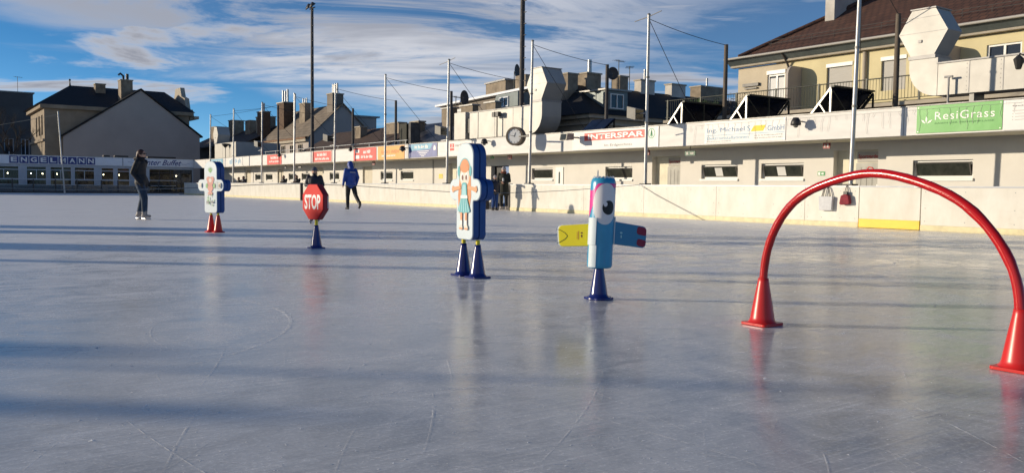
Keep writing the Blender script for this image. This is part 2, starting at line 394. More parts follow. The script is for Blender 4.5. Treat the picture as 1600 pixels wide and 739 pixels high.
def lettering(body, u0, u1, v0, v1, w, mp, m, parent, name='lettering', space=1.0, shear=0.0, bold=0.0):
    """flat letters that fill the rectangle u0..u1 x v0..v1 of a facade frame"""
    cu = bpy.data.curves.new(name, 'FONT'); cu.body = body; cu.size = 1; cu.resolution_u = 3; cu.space_character = space; cu.shear = shear; cu.offset = bold
    tmp = bpy.data.objects.new(name, cu); COL.objects.link(tmp)
    me = bpy.data.meshes.new_from_object(tmp.evaluated_get(bpy.context.evaluated_depsgraph_get()))
    bpy.data.objects.remove(tmp); bpy.data.curves.remove(cu)
    xs = [v.co.x for v in me.vertices]; ys = [v.co.y for v in me.vertices]
    x0, x1, y0, y1 = min(xs), max(xs), min(ys), max(ys); off = wloc(parent)
    for v in me.vertices:
        p = Vector(mp(u0 + (v.co.x - x0) / (x1 - x0) * (u1 - u0), v0 + (v.co.y - y0) / (y1 - y0) * (v1 - v0), w)); v.co = p - off
    me.materials.append(MATS[m]); return link(name, me, parent)

def scribble(u0, u1, v0, v1, w, mp, m, parent, name='print_lines', seed=1):
    """a line of print too small to read: short uneven strokes grouped like words"""
    rr_ = random.Random(seed); b = MB(); h = v1 - v0; u = u0
    while u < u1 - h * .4:
        for _ in range(rr_.randint(3, 8)):
            d = h * rr_.uniform(.35, .6)
            if u + d > u1: break
            t0 = v0 + (0 if rr_.random() < .8 else h * .25); b.box(u, u + d * .72, t0, v1 - (0 if rr_.random() < .5 else h * .25), w - .001, w, mp); u += d
        u += h * .5
    return tag(b.build(name, m, parent), kind='stuff')

# ------------------------------------------------------------------ palette
mat('concrete', (0.46, 0.44, 0.41), 0.9, var=0.15, bump=0.2)
mat('asphalt', (0.06, 0.06, 0.065), 0.9, var=0.2, bump=0.2)
mat('wall_white', (0.74, 0.71, 0.65), 0.75, var=0.035, vscale=1.2, bump=0.06, bscale=30)
mat('parapet', (0.76, 0.735, 0.69), 0.6, var=0.05, vscale=2.0, bump=0.05, bscale=12, stretch=(1, 0.6, 3))
mat('board', (0.75, 0.72, 0.645), 0.38, var=0.05, vscale=3.2, stretch=(1, 0.7, 0.35), col2=(0.62, 0.585, 0.50), bump=0.03, bscale=5, spec=0.25)
mat('board_cap', (0.55, 0.57, 0.60), 0.45, var=0.1)
mat('white_plastic', (0.82, 0.82, 0.80), 0.4, var=0.04)
mat('kick_yellow', (0.74, 0.65, 0.38), 0.5, var=0.12, vscale=5)
mat('yellow', (0.88, 0.58, 0.02), 0.42, var=0.05)
mat('soffit', (0.84, 0.79, 0.62), 0.8, var=0.06)
mat('seam', (0.33, 0.34, 0.36), 0.6, var=0.1)
mat('roofing', (0.16, 0.155, 0.15), 0.9, var=0.25)
mat('coping', (0.36, 0.35, 0.33), 0.5, metal=0.3, var=0.15)
mat('door_beige', (0.60, 0.54, 0.42), 0.6, var=0.06)
mat('door_grey', (0.42, 0.41, 0.37), 0.55, var=0.08)
mat('door_blue', (0.05, 0.16, 0.42), 0.45, var=0.08)
mat('dark', (0.015, 0.015, 0.017), 0.6, var=0.2)
mat('frame_white', (0.80, 0.79, 0.75), 0.45, var=0.03)
mat('frame_dark', (0.10, 0.095, 0.09), 0.5, var=0.1)
mat('pane_dark', (0.020, 0.024, 0.022), 0.10, var=0.3, vscale=4, col2=(0.05, 0.055, 0.045), spec=0.6)
mat('paper', (0.72, 0.72, 0.70), 0.7, var=0.03)
mat('steel', (0.50, 0.50, 0.49), 0.42, metal=0.55, var=0.12, vscale=6, stretch=(1, 1, 0.3))
mat('mast_dark', (0.085, 0.075, 0.07), 0.7, var=0.2, vscale=5)
mat('wood_pole', (0.17, 0.135, 0.10), 0.85, var=0.2, vscale=6, stretch=(3, 3, 0.4), bump=0.2, bscale=18)
mat('wire', (0.035, 0.035, 0.04), 0.6, var=0)
mat('duct', (0.50, 0.48, 0.435), 0.5, metal=0.15, var=0.06, vscale=1.5, bump=0.05, bscale=2)
mat('duct_seam', (0.35, 0.34, 0.33), 0.5, metal=0.2, var=0.1)
mat('lamp_grey', (0.30, 0.285, 0.25), 0.5, metal=0.3, var=0.1)
mat('lamp_black', (0.03, 0.028, 0.026), 0.45, var=0.1)
mat('solar', (0.008, 0.012, 0.03), 0.12, var=0.2, vscale=8, spec=0.7)
mat('alu', (0.60, 0.585, 0.53), 0.35, metal=0.3, var=0.05)
mat('red_board', (0.72, 0.045, 0.04), 0.5, var=0.05)
mat('red_sign', (0.74, 0.075, 0.055), 0.5, var=0.06, bump=0.35, bscale=2.2, stretch=(1, 1, 0.6))
mat('orange_sign', (0.82, 0.40, 0.085), 0.5, var=0.05, bump=0.35, bscale=2.2, stretch=(1, 1, 0.6))
mat('orange_ink', (0.55, 0.17, 0.06), 0.6, var=0)
mat('teal_sign', (0.20, 0.46, 0.62), 0.5, var=0.08, bump=0.35, bscale=2.2, stretch=(1, 1, 0.6))
mat('violet_sign', (0.19, 0.21, 0.42), 0.5, var=0.10, bump=0.35, bscale=2.2, stretch=(1, 1, 0.6))
mat('green_sign', (0.155, 0.46, 0.105), 0.45, var=0.05, vscale=1.2, bump=0.35, bscale=2.2, stretch=(1, 1, 0.6))
mat('green_ink', (0.075, 0.24, 0.07), 0.6, var=0)
mat('logo_green', (0.03, 0.30, 0.12), 0.5, var=0)
mat('ink_white', (0.86, 0.84, 0.80), 0.5, var=0)
mat('ink_blue', (0.14, 0.27, 0.45), 0.6, var=0)
mat('ink_line', (0.22, 0.42, 0.58), 0.6, var=0)
mat('ink_grey', (0.22, 0.21, 0.20), 0.6, var=0)
mat('ink_pale', (0.52, 0.50, 0.46), 0.6, var=0)
mat('ink_red', (0.42, 0.03, 0.03), 0.6, var=0)
mat('ink_yellow', (0.85, 0.66, 0.04), 0.6, var=0.05)
mat('ink_black', (0.012, 0.012, 0.014), 0.5, var=0)
mat('banner_white', (0.78, 0.76, 0.72), 0.5, var=0.03, bump=0.35, bscale=2.2, stretch=(1, 1, 0.6))
mat('exit_green', (0.02, 0.10, 0.05), 0.5, var=0.1)
mat('exit_bright', (0.05, 0.36, 0.10), 0.5, var=0.1)
mat('fire_red', (0.28, 0.025, 0.02), 0.5, var=0.1)
mat('letter_blue', (0.030, 0.045, 0.22), 0.4, var=0.06)
mat('fascia', (0.84, 0.86, 0.90), 0.5, var=0.05)
mat('kiosk_wall', (0.50, 0.54, 0.60), 0.6, var=0.08)
mat('kiosk_frame', (0.66, 0.70, 0.76), 0.5, var=0.05)
mat('interior', (0.62, 0.53, 0.34), 0.8, var=0.3, vscale=0.8, col2=(0.16, 0.12, 0.07))
mat('bulb', (1, 0.9, 0.7), 0.5, var=0, emit=(1.0, 0.82, 0.52, 60.0))
mat('stucco_grey', (0.46, 0.41, 0.375), 0.9, var=0.06, vscale=0.35, bump=0.12, bscale=6)
mat('stucco_dark', (0.10, 0.095, 0.095), 0.9, var=0.1, vscale=0.5, bump=0.1)
mat('stucco_beige', (0.58, 0.50, 0.37), 0.85, var=0.08, vscale=0.7, bump=0.1, bscale=14)
mat('stucco_yellow', (0.70, 0.61, 0.36), 0.85, var=0.07, vscale=0.8, bump=0.1, bscale=14)
mat('stucco_taupe', (0.235, 0.20, 0.165), 0.9, var=0.08, vscale=0.8, bump=0.1)
mat('stone_trim', (0.46, 0.405, 0.32), 0.85, var=0.12, vscale=1.5)
mat('stone_old', (0.34, 0.275, 0.20), 0.9, var=0.14, vscale=0.8, bump=0.1)
mat('zinc', (0.17, 0.20, 0.20), 0.5, metal=0.3, var=0.12)
mat('snow_edge', (0.84, 0.86, 0.90), 0.7, var=0.03)
mat('chimney', (0.36, 0.29, 0.21), 0.9, var=0.22, vscale=1.6, bump=0.3, bscale=9)
mat('chimney_white', (0.62, 0.58, 0.52), 0.85, var=0.12, vscale=1.5, bump=0.2)
mat('brick_red', (0.15, 0.09, 0.055), 0.9, var=0.25, vscale=4, bump=0.3, bscale=12)
mat('shutter', (0.44, 0.42, 0.38), 0.6, var=0.05, stretch=(1, 1, 12), vscale=3)
mat('rail_dark', (0.05, 0.055, 0.045), 0.5, metal=0.3, var=0.1)
mat('dish', (0.06, 0.06, 0.065), 0.6, var=0.1)
mat('tote', (0.66, 0.66, 0.66), 0.7, var=0.08, vscale=14)
mat('bag_red', (0.28, 0.012, 0.03), 0.75, var=0.2, vscale=12)
mat('foam_blue', (0.020, 0.085, 0.30), 0.48, var=0.10, vscale=5, bump=0.05, bscale=10)
mat('foam_white', (0.62, 0.72, 0.76), 0.45, var=0.03, vscale=4)
mat('foam_pale', (0.50, 0.72, 0.80), 0.45, var=0.04)
mat('print_skin', (0.80, 0.36, 0.17), 0.55, var=0.03)
mat('print_pale', (0.82, 0.72, 0.60), 0.55, var=0.03)
mat('print_hair', (0.70, 0.27, 0.10), 0.55, var=0.04)
mat('print_teal', (0.10, 0.46, 0.50), 0.55, var=0.05)
mat('print_teal_light', (0.36, 0.68, 0.72), 0.55, var=0.05)
mat('print_brown', (0.16, 0.05, 0.03), 0.55, var=0)
mat('print_green', (0.30, 0.62, 0.22), 0.55, var=0.1)
mat('print_pink', (0.82, 0.34, 0.26), 0.55, var=0.1)
mat('print_grey', (0.30, 0.30, 0.30), 0.55, var=0.1)
mat('cone_blue', (0.012, 0.022, 0.17), 0.22, var=0.08, vscale=9, spec=0.6)
mat('cone_red', (0.62, 0.016, 0.012), 0.34, var=0.05, vscale=7, spec=0.6)
mat('hoop_red', (0.52, 0.007, 0.007), 0.20, var=0.05, vscale=9, spec=0.55, coat=0.15)
mat('stick_yellow', (0.82, 0.68, 0.02), 0.4, var=0.05)
mat('stop_red', (0.84, 0.035, 0.028), 0.6, var=0.05, spec=0.2)
mat('stop_side', (0.36, 0.018, 0.03), 0.5, var=0.08)
mat('tube_blue', (0.035, 0.33, 0.56), 0.30, var=0.05, vscale=6, bump=0.06, bscale=9, spec=0.6)
mat('tube_pink', (0.80, 0.04, 0.32), 0.32, var=0.05)
mat('eye_white', (0.80, 0.78, 0.78), 0.32, var=0.03)
mat('fin_blue', (0.035, 0.24, 0.44), 0.42, var=0.05)
mat('fin_yellow', (0.93, 0.80, 0.02), 0.42, var=0.04)
mat('fin_maroon', (0.26, 0.012, 0.05), 0.5, var=0.05)
mat('clear_rim', (0.75, 0.80, 0.82), 0.15, var=0.05, spec=0.8)
mat('snow', (0.86, 0.88, 0.92), 0.7, var=0.05)
mat('rope', (0.16, 0.18, 0.20), 0.7, var=0.1)
mat('skin', (0.56, 0.32, 0.22), 0.55, var=0.06, vscale=20)
mat('hair_auburn', (0.10, 0.034, 0.018), 0.5, var=0.3, vscale=30, stretch=(1, 1, 0.15))
mat('hair_dark', (0.03, 0.018, 0.012), 0.5, var=0.3, vscale=30)
mat('jacket_black', (0.012, 0.014, 0.020), 0.66, var=0.3, vscale=7, bump=0.5, bscale=16, stretch=(0.35, 0.35, 1.6))
mat('jacket_navy', (0.022, 0.027, 0.050), 0.6, var=0.3, vscale=9, bump=0.4, bscale=14)
mat('jacket_blue', (0.012, 0.065, 0.36), 0.5, var=0.16, vscale=6, bump=0.4, bscale=12)
mat('coat_olive', (0.040, 0.040, 0.026), 0.8, var=0.25, vscale=9, bump=0.5, bscale=16)
mat('denim', (0.035, 0.075, 0.14), 0.8, var=0.3, vscale=8, bump=0.4, bscale=14, stretch=(1, 1, 0.5))
mat('trousers_black', (0.014, 0.013, 0.014), 0.7, var=0.25, vscale=9, bump=0.3, bscale=14)
mat('trousers_blue', (0.015, 0.07, 0.26), 0.7, var=0.2, vscale=9, bump=0.3, bscale=14)
mat('boots_pale', (0.52, 0.46, 0.42), 0.7, var=0.1, vscale=14)
mat('boots_black', (0.012, 0.011, 0.011), 0.4, var=0.1)
mat('skate_grey', (0.34, 0.31, 0.30), 0.5, var=0.15, vscale=14)
mat('blade', (0.55, 0.55, 0.57), 0.25, metal=0.9, var=0.05)
mat('beanie_grey', (0.13, 0.135, 0.16), 0.9, var=0.25, vscale=40)
mat('beanie_pale', (0.56, 0.50, 0.47), 0.9, var=0.2, vscale=40)
mat('scarf', (0.30, 0.075, 0.045), 0.9, var=0.3, vscale=30)
mat('bark', (0.05, 0.042, 0.036), 0.9, var=0.2)
mat('leaf', (0.06, 0.13, 0.03), 0.7, var=0.3, vscale=9)
tile_mat('tiles_red', (0.125, 0.058, 0.036), (0.090, 0.042, 0.028), (0.028, 0.016, 0.012), 0.30, 0.34, 0.9)
tile_mat('tiles_dark', (0.018, 0.016, 0.017), (0.013, 0.012, 0.013), (0.008, 0.008, 0.008), 0.35, 0.35, 0.6)
tile_mat('tiles_slate', (0.27, 0.215, 0.155), (0.21, 0.17, 0.125), (0.09, 0.075, 0.055), 1.6, 0.42, 0.8)
tile_mat('tiles_brown', (0.095, 0.055, 0.035), (0.065, 0.040, 0.028), (0.025, 0.018, 0.014), 0.4, 0.4, 0.8)
tile_mat('tiles_orange', (0.26, 0.12, 0.045), (0.20, 0.09, 0.035), (0.06, 0.03, 0.02), 0.3, 0.3, 0.8)
tile_mat('seam_roof', (0.045, 0.05, 0.065), (0.04, 0.045, 0.06), (0.015, 0.016, 0.02), 0.5, 6.0, 0.8, rough=0.4)
glass_mat('kiosk_glass', (0.020, 0.024, 0.028), 0.62)
glass_mat('house_glass', (0.03, 0.035, 0.045), 0.12)
ice_mat(); snow_trace_mat(); crumb_mat()

# ------------------------------------------------------------------ the setting
mb = MB(); mb.quad((-900, -900, -0.06), (900, -900, -0.06), (900, 900, -0.06), (-900, 900, -0.06))
tag(mb.build('ground', 'concrete'), kind='structure')
mb = MB(); mb.box(-16, 19.16, -30, 77.8, -0.05, 0.0)
ice = tag(mb.build('ice_rink', 'ice'), kind='structure')
mb = MB(); mb.box(19.26, 23.4, 2, 80, -0.055, 0.004)
tag(mb.build('pavement', 'concrete'), kind='structure')

# skate traces: thin curved ribbons of scraped snow, and loose ice crumbs
def arc_ribbon(mb, cx, cyy, r, a0, a1, w, n=18, z=0.003):
    pts = []
    for k in range(n + 1):
        a = a0 + (a1 - a0) * k / n; ww = w * (0.25 + math.sin(math.pi * k / n)) * 0.8
        pts.append([(cx + (r + o * ww) * math.cos(a), cyy + (r + o * ww) * math.sin(a), z + (ww * .55 if o == 0 else 0)) for o in (-1, 0, 1)])
    for p, q in zip(pts, pts[1:]): mb.quad(p[0], p[1], q[1], q[0]); mb.quad(p[1], p[2], q[2], q[1])
mb = MB(); rr = random.Random(5)
for i in range(1250):
    d = 2.0 * math.exp(rr.uniform(0, 2.7)); ang = YAW + R(rr.uniform(-34, 34))
    x, y = d * math.sin(ang), d * math.cos(ang)
    if not (-15 < x < 18.6 and y < 76): continue
    r = rr.uniform(1.2, 14); a = rr.uniform(0, 6.28) if rr.random() < 0.45 else math.atan2(LH.y, LH.x) + math.pi / 2 + rr.uniform(-0.5, 0.5)
    ln = rr.uniform(0.2, 2.4) * min(1.5, 0.45 + d * 0.06)
    arc_ribbon(mb, x - r * math.cos(a), y - r * math.sin(a), r, a, a + ln / r, rr.choice((0.0006, 0.0009, 0.0012, 0.0022)) * (0.65 + d * 0.09), 12, 0.0006 + 0.000006 * (i % 120))
for cx_, cy_, r_, a0_, a1_, w_ in ((0.15, 5.95, 1.95, -1.3, 0.7, 0.005), (0.10, 5.98, 2.02, -1.2, 0.5, 0.003), (1.2, 1.15, 2.1, 0.9, 1.7, 0.005), (2.9, 4.6, 0.5, 3.6, 5.4, 0.004)):
    arc_ribbon(mb, cx_, cy_, r_, a0_, a1_, w_, 40, 0.0015)
tag(mb.build('skate_traces', 'trace', recalc=False), 'pale curved skate scratches scraped across the ice', 'skate marks', kind='stuff')
mb = MB()
for i in range(1300):
    d = 1.7 * math.exp(rr.uniform(0, 2.3)); ang = YAW + R(rr.uniform(-34, 34)); x, y = d * math.sin(ang), d * math.cos(ang)
    if x > 18.8: continue
    s = rr.uniform(0.0018, 0.0042) * (0.7 + 0.10 * d) * (1.9 if rr.random() < 0.06 else 1)
    h = s * rr.uniform(0.35, 0.8); e = [(x + s * rr.uniform(-1, 1) * 2, y + s * rr.uniform(-1, 1) * 1.2) for _ in range(4)]
    cxm = sum(p[0] for p in e) / 4; cym = sum(p[1] for p in e) / 4
    e.sort(key=lambda p: math.atan2(p[1] - cym, p[0] - cxm))
    mb.add([(p[0], p[1], 0.0005) for p in e] + [(cxm, cym, h)], [(0, 1, 4), (1, 2, 4), (2, 3, 4), (3, 0, 4)])
tag(mb.build('ice_crumbs', 'crumb'), 'loose white crumbs of ice scattered over the rink', 'ice crumbs', kind='stuff')

# ------------------------------------------------------------------ rink boards
boards = thing('rink_boards', 'long row of cream dasher boards along the clubhouse side of the ice', 'rink boards', (19.2, 40, 0))
joints = [[4.4, 7.5, 10.58], [12.17, 13.73, 16.75, 19.76, 22.75, 25.71, 27.28], [28.95, 31.3, 34.01, 36.92, 39.82, 42.83, 45.9]]
joints.append([49.25 + 2.45 * k for k in range(12)])
for seg in joints:
    for a, b in zip(seg, seg[1:]):
        m = MB(); m.box(19.20, 19.25, a + 0.006, b - 0.006, 0.13, 1.0); m.build('board_panel', 'board', boards)
        m = MB(); m.box(19.188, 19.25, a + 0.003, b - 0.003, 0.0, 0.128); m.build('kick_strip', 'kick_yellow', boards)
        m = MB()
        for yy in (a + 0.10, a + (b - a) * .33, a + (b - a) * .67, b - 0.10):
            for z_ in (0.22, 0.52, 0.90): m.lathe([(.011, 0), (.009, -.004), (1e-6, -.005)], (19.1995, yy, z_), 6, axis='X')
        tag(m.build('screw_heads', 'seam', boards), kind='stuff')
        m = MB(); rs = random.Random(int(a * 100))
        for _ in range(9):
            y0, z0 = rs.uniform(a + .1, b - .1), rs.uniform(.16, .62); dy, dz = rs.uniform(.05, .22), rs.uniform(-.03, .03); w_ = rs.uniform(.002, .006)
            m.quad((19.1993, y0, z0), (19.1993, y0 + dy, z0 + dz), (19.1993, y0 + dy, z0 + dz + w_), (19.1993, y0, z0 + w_ * .3))
        tag(m.build('scuff_marks', 'ink_pale', boards, recalc=False), kind='stuff')
    a, b = seg[0], seg[-1]
    m = MB(); m.box(19.18, 19.30, a, b, 1.0, 1.035); m.build('top_rail', 'board_cap' if b < 11 or a > 28 else 'white_plastic', boards)
    k = a
    while k < b: m = MB(); m.box(19.252, 19.32, k + 0.02, k + 0.08, 0, 0.99); m.build('post', 'steel', boards); k += 1.55
m = MB(); m.box(19.196, 19.246, 10.6, 12.15, 0.225, 1.0); gp = m.build('gate_panel', 'board', boards)
m = MB(); m.box(19.184, 19.25, 10.6, 12.15, 0.012, 0.223); m.build('gate_kick_plate', 'yellow', boards)
m = MB(); m.box(19.18, 19.30, 10.59, 12.16, 1.0, 1.035); m.build('top_rail', 'board_cap', boards)
m = MB(); m.prism(round_poly([(10.5, 1.0), (10.74, 1.0), (10.72, 1.06), (10.52, 1.06)], [0.005, 0.005, 0.02, 0.02]), 0, 0.05, FX(19.2)); m.build('gate_latch', 'white_plastic', boards)
for y in (27.28, 28.95, 45.9, 49.25):
    m = MB(); m.box(19.17, 19.33, y - 0.05, y + 0.05, 0, 1.06); m.build('gate_post', 'mast_dark', boards)

# ------------------------------------------------------------------ clubhouse
XW, XP = 22.8, 20.97
club = thing('clubhouse', 'long low cream clubhouse with flat roof and deep parapet beside the ice', 'clubhouse', (22.8, 40, 0))
W = FX(XW)
wins = [(3.39, 5.03), (11.20, 12.84), (16.39, 18.01), (18.98, 20.60), (24.12, 25.69), (29.12, 30.65), (41.70, 43.22), (44.21, 45.76), (51.76, 53.32), (56.78, 58.32), (59.34, 60.88), (64.34, 65.85), (66.95, 68.40)]
recess = [(6.06, 7.50), (13.89, 15.34), (21.61, 23.05), (36.64, 38.04), (46.86, 48.22), (54.40, 55.75), (61.94, 63.22), (69.47, 70.78)]
holes = [(a, b, 1.28, 1.774) for a, b in wins] + [(a, b, 0.0, 2.12) for a, b in recess] + [(32.45, 33.95, 0.0, 1.93)]
m = MB(); wall_holes(m, W, 2.0, 80.0, 0.0, 2.36, holes, 0.22)
m.quad((XW, 2, 0), (27.5, 2, 0), (27.5, 2, 3.0), (XW, 2, 3.0)); m.quad((XW, 79.99, 0), (27.5, 79.99, 0), (27.5, 79.99, 3.0), (XW, 79.99, 3.0)); m.quad((27.5, 2, 0), (27.5, 80, 0), (27.5, 80, 3.0), (27.5, 2, 3.0))
m.build('wall', 'wall_white', club, recalc=False)
for i, (a, b) in enumerate(wins):
    f = MB()
    f.box(a + 0.001, b - 0.001, 1.285, 1.345, -0.20, -0.10, W); f.box(a + 0.001, b - 0.001, 1.72, 1.773, -0.20, -0.10, W)
    f.box(a + 0.001, a + 0.06, 1.346, 1.719, -0.20, -0.10, W); f.box(b - 0.06, b - 0.001, 1.346, 1.719, -0.20, -0.10, W)
    fo = f.build('window', 'frame_white', club)
    s = MB(); s.box(a - 0.03, b + 0.03, 1.205, 1.278, -0.09, 0.045, W); s.build('sill', 'frame_white', fo)
    # the sash is tipped open: its bottom stays in the frame, its top leans out
    s = MB(); t0, t1, l0, l1 = 1.36, 1.71, -0.12, 0.0
    for u0, u1 in ((a + 0.07, a + 0.10), (b - 0.10, b - 0.07)):
        s.add([W(u0, t0, l0), W(u1, t0, l0), W(u1, t1, l1), W(u0, t1, l1), W(u0, t0, l0 + .03), W(u1, t0, l0 + .03), W(u1, t1, l1 + .03), W(u0, t1, l1 + .03)], [(0, 1, 2, 3), (4, 5, 6, 7), (0, 1, 5, 4), (3, 2, 6, 7), (0, 3, 7, 4), (1, 2, 6, 5)])
    s.add([W(a + .101, t1 - .03, l1 - .01), W(b - .101, t1 - .03, l1 - .01), W(b - .101, t1, l1), W(a + .101, t1, l1), W(a + .101, t1 - .03, l1 + .02), W(b - .101, t1 - .03, l1 + .02), W(b - .101, t1, l1 + .03), W(a + .101, t1, l1 + .03)], [(0, 1, 2, 3), (4, 5, 6, 7), (0, 1, 5, 4), (3, 2, 6, 7), (0, 3, 7, 4), (1, 2, 6, 5)])
    s.build('sash', 'frame_dark', fo)
    s = MB(); s.quad(W(a + .10, t0, l0 + .012), W(b - .10, t0, l0 + .012), W(b - .10, t1 - .03, l1 + .002), W(a + .10, t1 - .03, l1 + .002)); s.build('pane', 'pane_dark', fo)
    s = MB(); s.quad(W(a, 1.28, -0.219), W(b, 1.28, -0.219), W(b, 1.774, -0.219), W(a, 1.774, -0.219)); s.build('blind', 'frame_dark', fo)
    if i in (2, 3):
        s = MB(); c = (a + b) / 2 + 0.05; s.quad(W(c - .16, t0 + .02, l0 + .022), W(c + .16, t0 + .02, l0 + .022), W(c + .16, t1 - .05, l1 + .0), W(c - .16, t1 - .05, l1 + .0)); s.build('paper_notice', 'paper', fo)
for i, (a, b) in enumerate(recess):
    if i in (4, 5, 6, 7):      # closed beige doors set in shallow
        d = MB(); d.box(a + .002, b - .002, 0.0, 2.115, -0.16, -0.10, W); do = d.build('door', 'door_beige', club)
        h = MB(); h.box(a + .10, a + .14, 1.0, 1.14, -0.10, -0.05, W); h.build('handle', 'steel', do)
    else:
        n = MB(); n.quad(W(a, 0, -.219), W(b, 0, -.219), W(b, 2.12, -.219), W(a, 2.12, -.219)); n.build('recess_back', 'soffit', club)
        d = MB(); d.box(a + 0.03, a + 0.80, 0.0, 1.74, -0.215, -0.17, W); do = d.build('door', 'door_grey', club)
        for k in range(4):
            h = MB(); h.box(a + 0.09 + k * 0.18, a + 0.20 + k * 0.18, 0.15, 1.62, -0.169, -0.160, W); h.build('panel', 'door_grey', do)
        h = MB(); h.box(a + .06, a + .10, 0.95, 1.10, -0.165, -0.12, W); h.build('handle', 'steel', do)
        if i in (1, 2):
            s = MB(); s.box(a + 0.02, a + 0.78, 1.76, 2.07, -0.215, -0.19, W); so = s.build('door_sign', 'shutter', club)
            lettering('Sportgarden', -(a + 0.74), -(a + 0.06), 1.84, 1.99, -0.185, FXT(XW), 'ink_red', so, bold=0.02)
# the way in behind the gap in the boards
n = MB(); n.quad(W(32.45, 0, -.219), W(33.95, 0, -.219), W(33.95, 1.93, -.219), W(32.45, 1.93, -.219)); n.build('recess_back', 'dark', club)
d = MB(); d.box(32.47, 33.07, 0, 1.91, -0.21, -0.13, W); do = d.build('door', 'door_blue', club)
h = MB(); h.box(32.55, 32.99, 0.95, 1.81, -0.129, -0.12, W); h.build('panel', 'door_blue', do)
h = MB(); h.box(32.97, 33.01, 0.85, 1.02, -0.129, -0.09, W); h.build('handle', 'steel', do)
# narrow side light beside the fifth window, meter boxes and downpipes
d = MB(); d.box(28.37, 28.88, 0.9, 1.80, 0.001, 0.03, W); do = d.build('side_light', 'frame_white', club)
h = MB(); h.box(28.57, 28.67, 1.1, 1.6, 0.031, 0.036, W); h.build('pane', 'pane_dark', do)
for y in (39.46, 49.4, 70.9):
    d = MB(); d.tube([(XW - 0.04, y, 0), (XW - 0.04, y, 2.34)], 0.022, 8); d.build('downpipe', 'seam', club)
for y in (24.2, 24.1):
    pass
# eave: soffit, roof, parapet panels with seams, coping
m = MB(); m.box(XP + .03, XW + .02, 2.0, 80.0, 2.361, 2.46); m.build('soffit', 'soffit', club)
m = MB(); m.box(XP + .19, 27.6, 2.0, 80.0, 2.95, 3.02); m.build('roof', 'roofing', club)
seams = [2.0, 5.4, 12.1, 19.72, 26.2, 32.65, 39.05, 45.6, 51.8, 58.1, 64.25, 70.6, 76.0, 80.0]
for i, (a, b) in enumerate(zip(seams, seams[1:])):
    o = 0.0 if i % 2 else 0.008
    m = MB(); m.box(XP - o + .004, XP + .18, a + 0.008, b - 0.008, 2.345, 3.07); m.build('parapet_panel', 'parapet', club)
    m = MB(); m.box(XP + .012, XP + .17, a - 0.0079, a + 0.0079, 2.347, 3.068); m.build('parapet_seam', 'seam', club)
    m = MB(); m.box(XP - .03, XP + .20, a, b - .004, 3.071, 3.10); m.build('coping', 'coping', club)
# low pipe rail along the far half of the parapet
rail = thing('roof_rail', 'thin grey pipe rail running along the far half of the clubhouse parapet', 'rail', (XP + .1, 50, 3.1))
m = MB(); m.tube([(XP + .1, 39.2, 3.31), (XP + .1, 61, 3.31)], 0.022, 8); m.build('rail_pipe', 'steel', rail)
for k in range(11):
    y = 39.4 + k * 2.15; m = MB(); m.tube([(XP + .1, y, 3.10), (XP + .1, y, 3.30)], 0.018, 6); m.build('post', 'steel', rail)

# small signs under the eave
def hung_sign(name, label, cat, y0, y1, z0, z1, m, group, mark):
    t = thing(name, label, cat, (21.6, (y0 + y1) / 2, z0), group)
    b = MB(); b.box(21.58, 21.62, y0, y1, z0, z1); b.build('panel', m, t)
    b = MB(); b.box(21.595, 21.605, (y0 + y1) / 2 - .01, (y0 + y1) / 2 + .01, z1, 2.362); b.build('hanger', 'lamp_black', t)
    F = FXT(21.58); u0, u1 = -y1, -y0; du, dv = u1 - u0, z1 - z0; g = MB()
    if mark == 'fire':
        g.box(u0 + du * .18, u0 + du * .36, z0 + dv * .2, z0 + dv * .75, .0005, .003, F); g.box(u0 + du * .6, u0 + du * .82, z0 + dv * .2, z0 + dv * .8, .0005, .003, F)
    else:
        g.prism([(u0 + du * .5, z0 + dv * .35), (u0 + du * .7, z0 + dv * .35), (u0 + du * .7, z0 + dv * .2), (u0 + du * .9, z0 + dv * .5), (u0 + du * .7, z0 + dv * .8), (u0 + du * .7, z0 + dv * .65), (u0 + du * .5, z0 + dv * .65)], .0005, .003, F)
        g.box(u0 + du * .14, u0 + du * .32, z0 + dv * .2, z0 + dv * .8, .0005, .003, F)
    g.build('symbol', 'ink_pale', t)
FG = 'fire safety signs under the eave'
hung_sign('fire_sign', 'dark red fire sign under the eave by the nearest grey door', 'sign', 14.66, 14.88, 2.12, 2.29, 'fire_red', FG, 'fire')
hung_sign('fire_sign', 'dark red fire sign hidden partly behind the pole by the supermarket banner', 'sign', 21.98, 22.12, 2.12, 2.29, 'fire_red', FG, 'fire')
hung_sign('fire_sign', 'dark red fire sign above the blue door', 'sign', 30.55, 30.83, 2.17, 2.33, 'fire_red', FG, 'fire')
hung_sign('fire_sign', 'dark fire sign under the red banner next to the orange one', 'sign', 44.06, 44.40, 2.12, 2.31, 'fire_red', FG, 'fire')
hung_sign('fire_sign', 'dark box sign under the eave behind the dark-jacketed child', 'sign', 55.3, 55.8, 2.05, 2.25, 'lamp_black', FG, 'fire')
hung_sign('fire_sign', 'small dark sign under the eave right of the farthest red banner', 'sign', 58.17, 58.42, 2.06, 2.29, 'lamp_black', FG, 'fire')
hung_sign('exit_sign', 'wide dark green exit sign hung under the eave between two windows', 'sign', 19.79, 20.26, 2.05, 2.20, 'exit_green', 'exit signs', 'exit')
hung_sign('exit_sign', 'small green exit sign under the eave left of the blue door', 'sign', 31.96, 32.20, 2.21, 2.31, 'exit_bright', 'exit signs', 'exit')
t = thing('exit_sign', 'small green and white exit sign on the wall between window and door', 'sign', (XW, 15.74, 1.37), 'exit signs')
m = MB(); m.box(15.62, 15.87, 1.37, 1.495, .001, .012, W); m.build('panel', 'exit_bright', t)
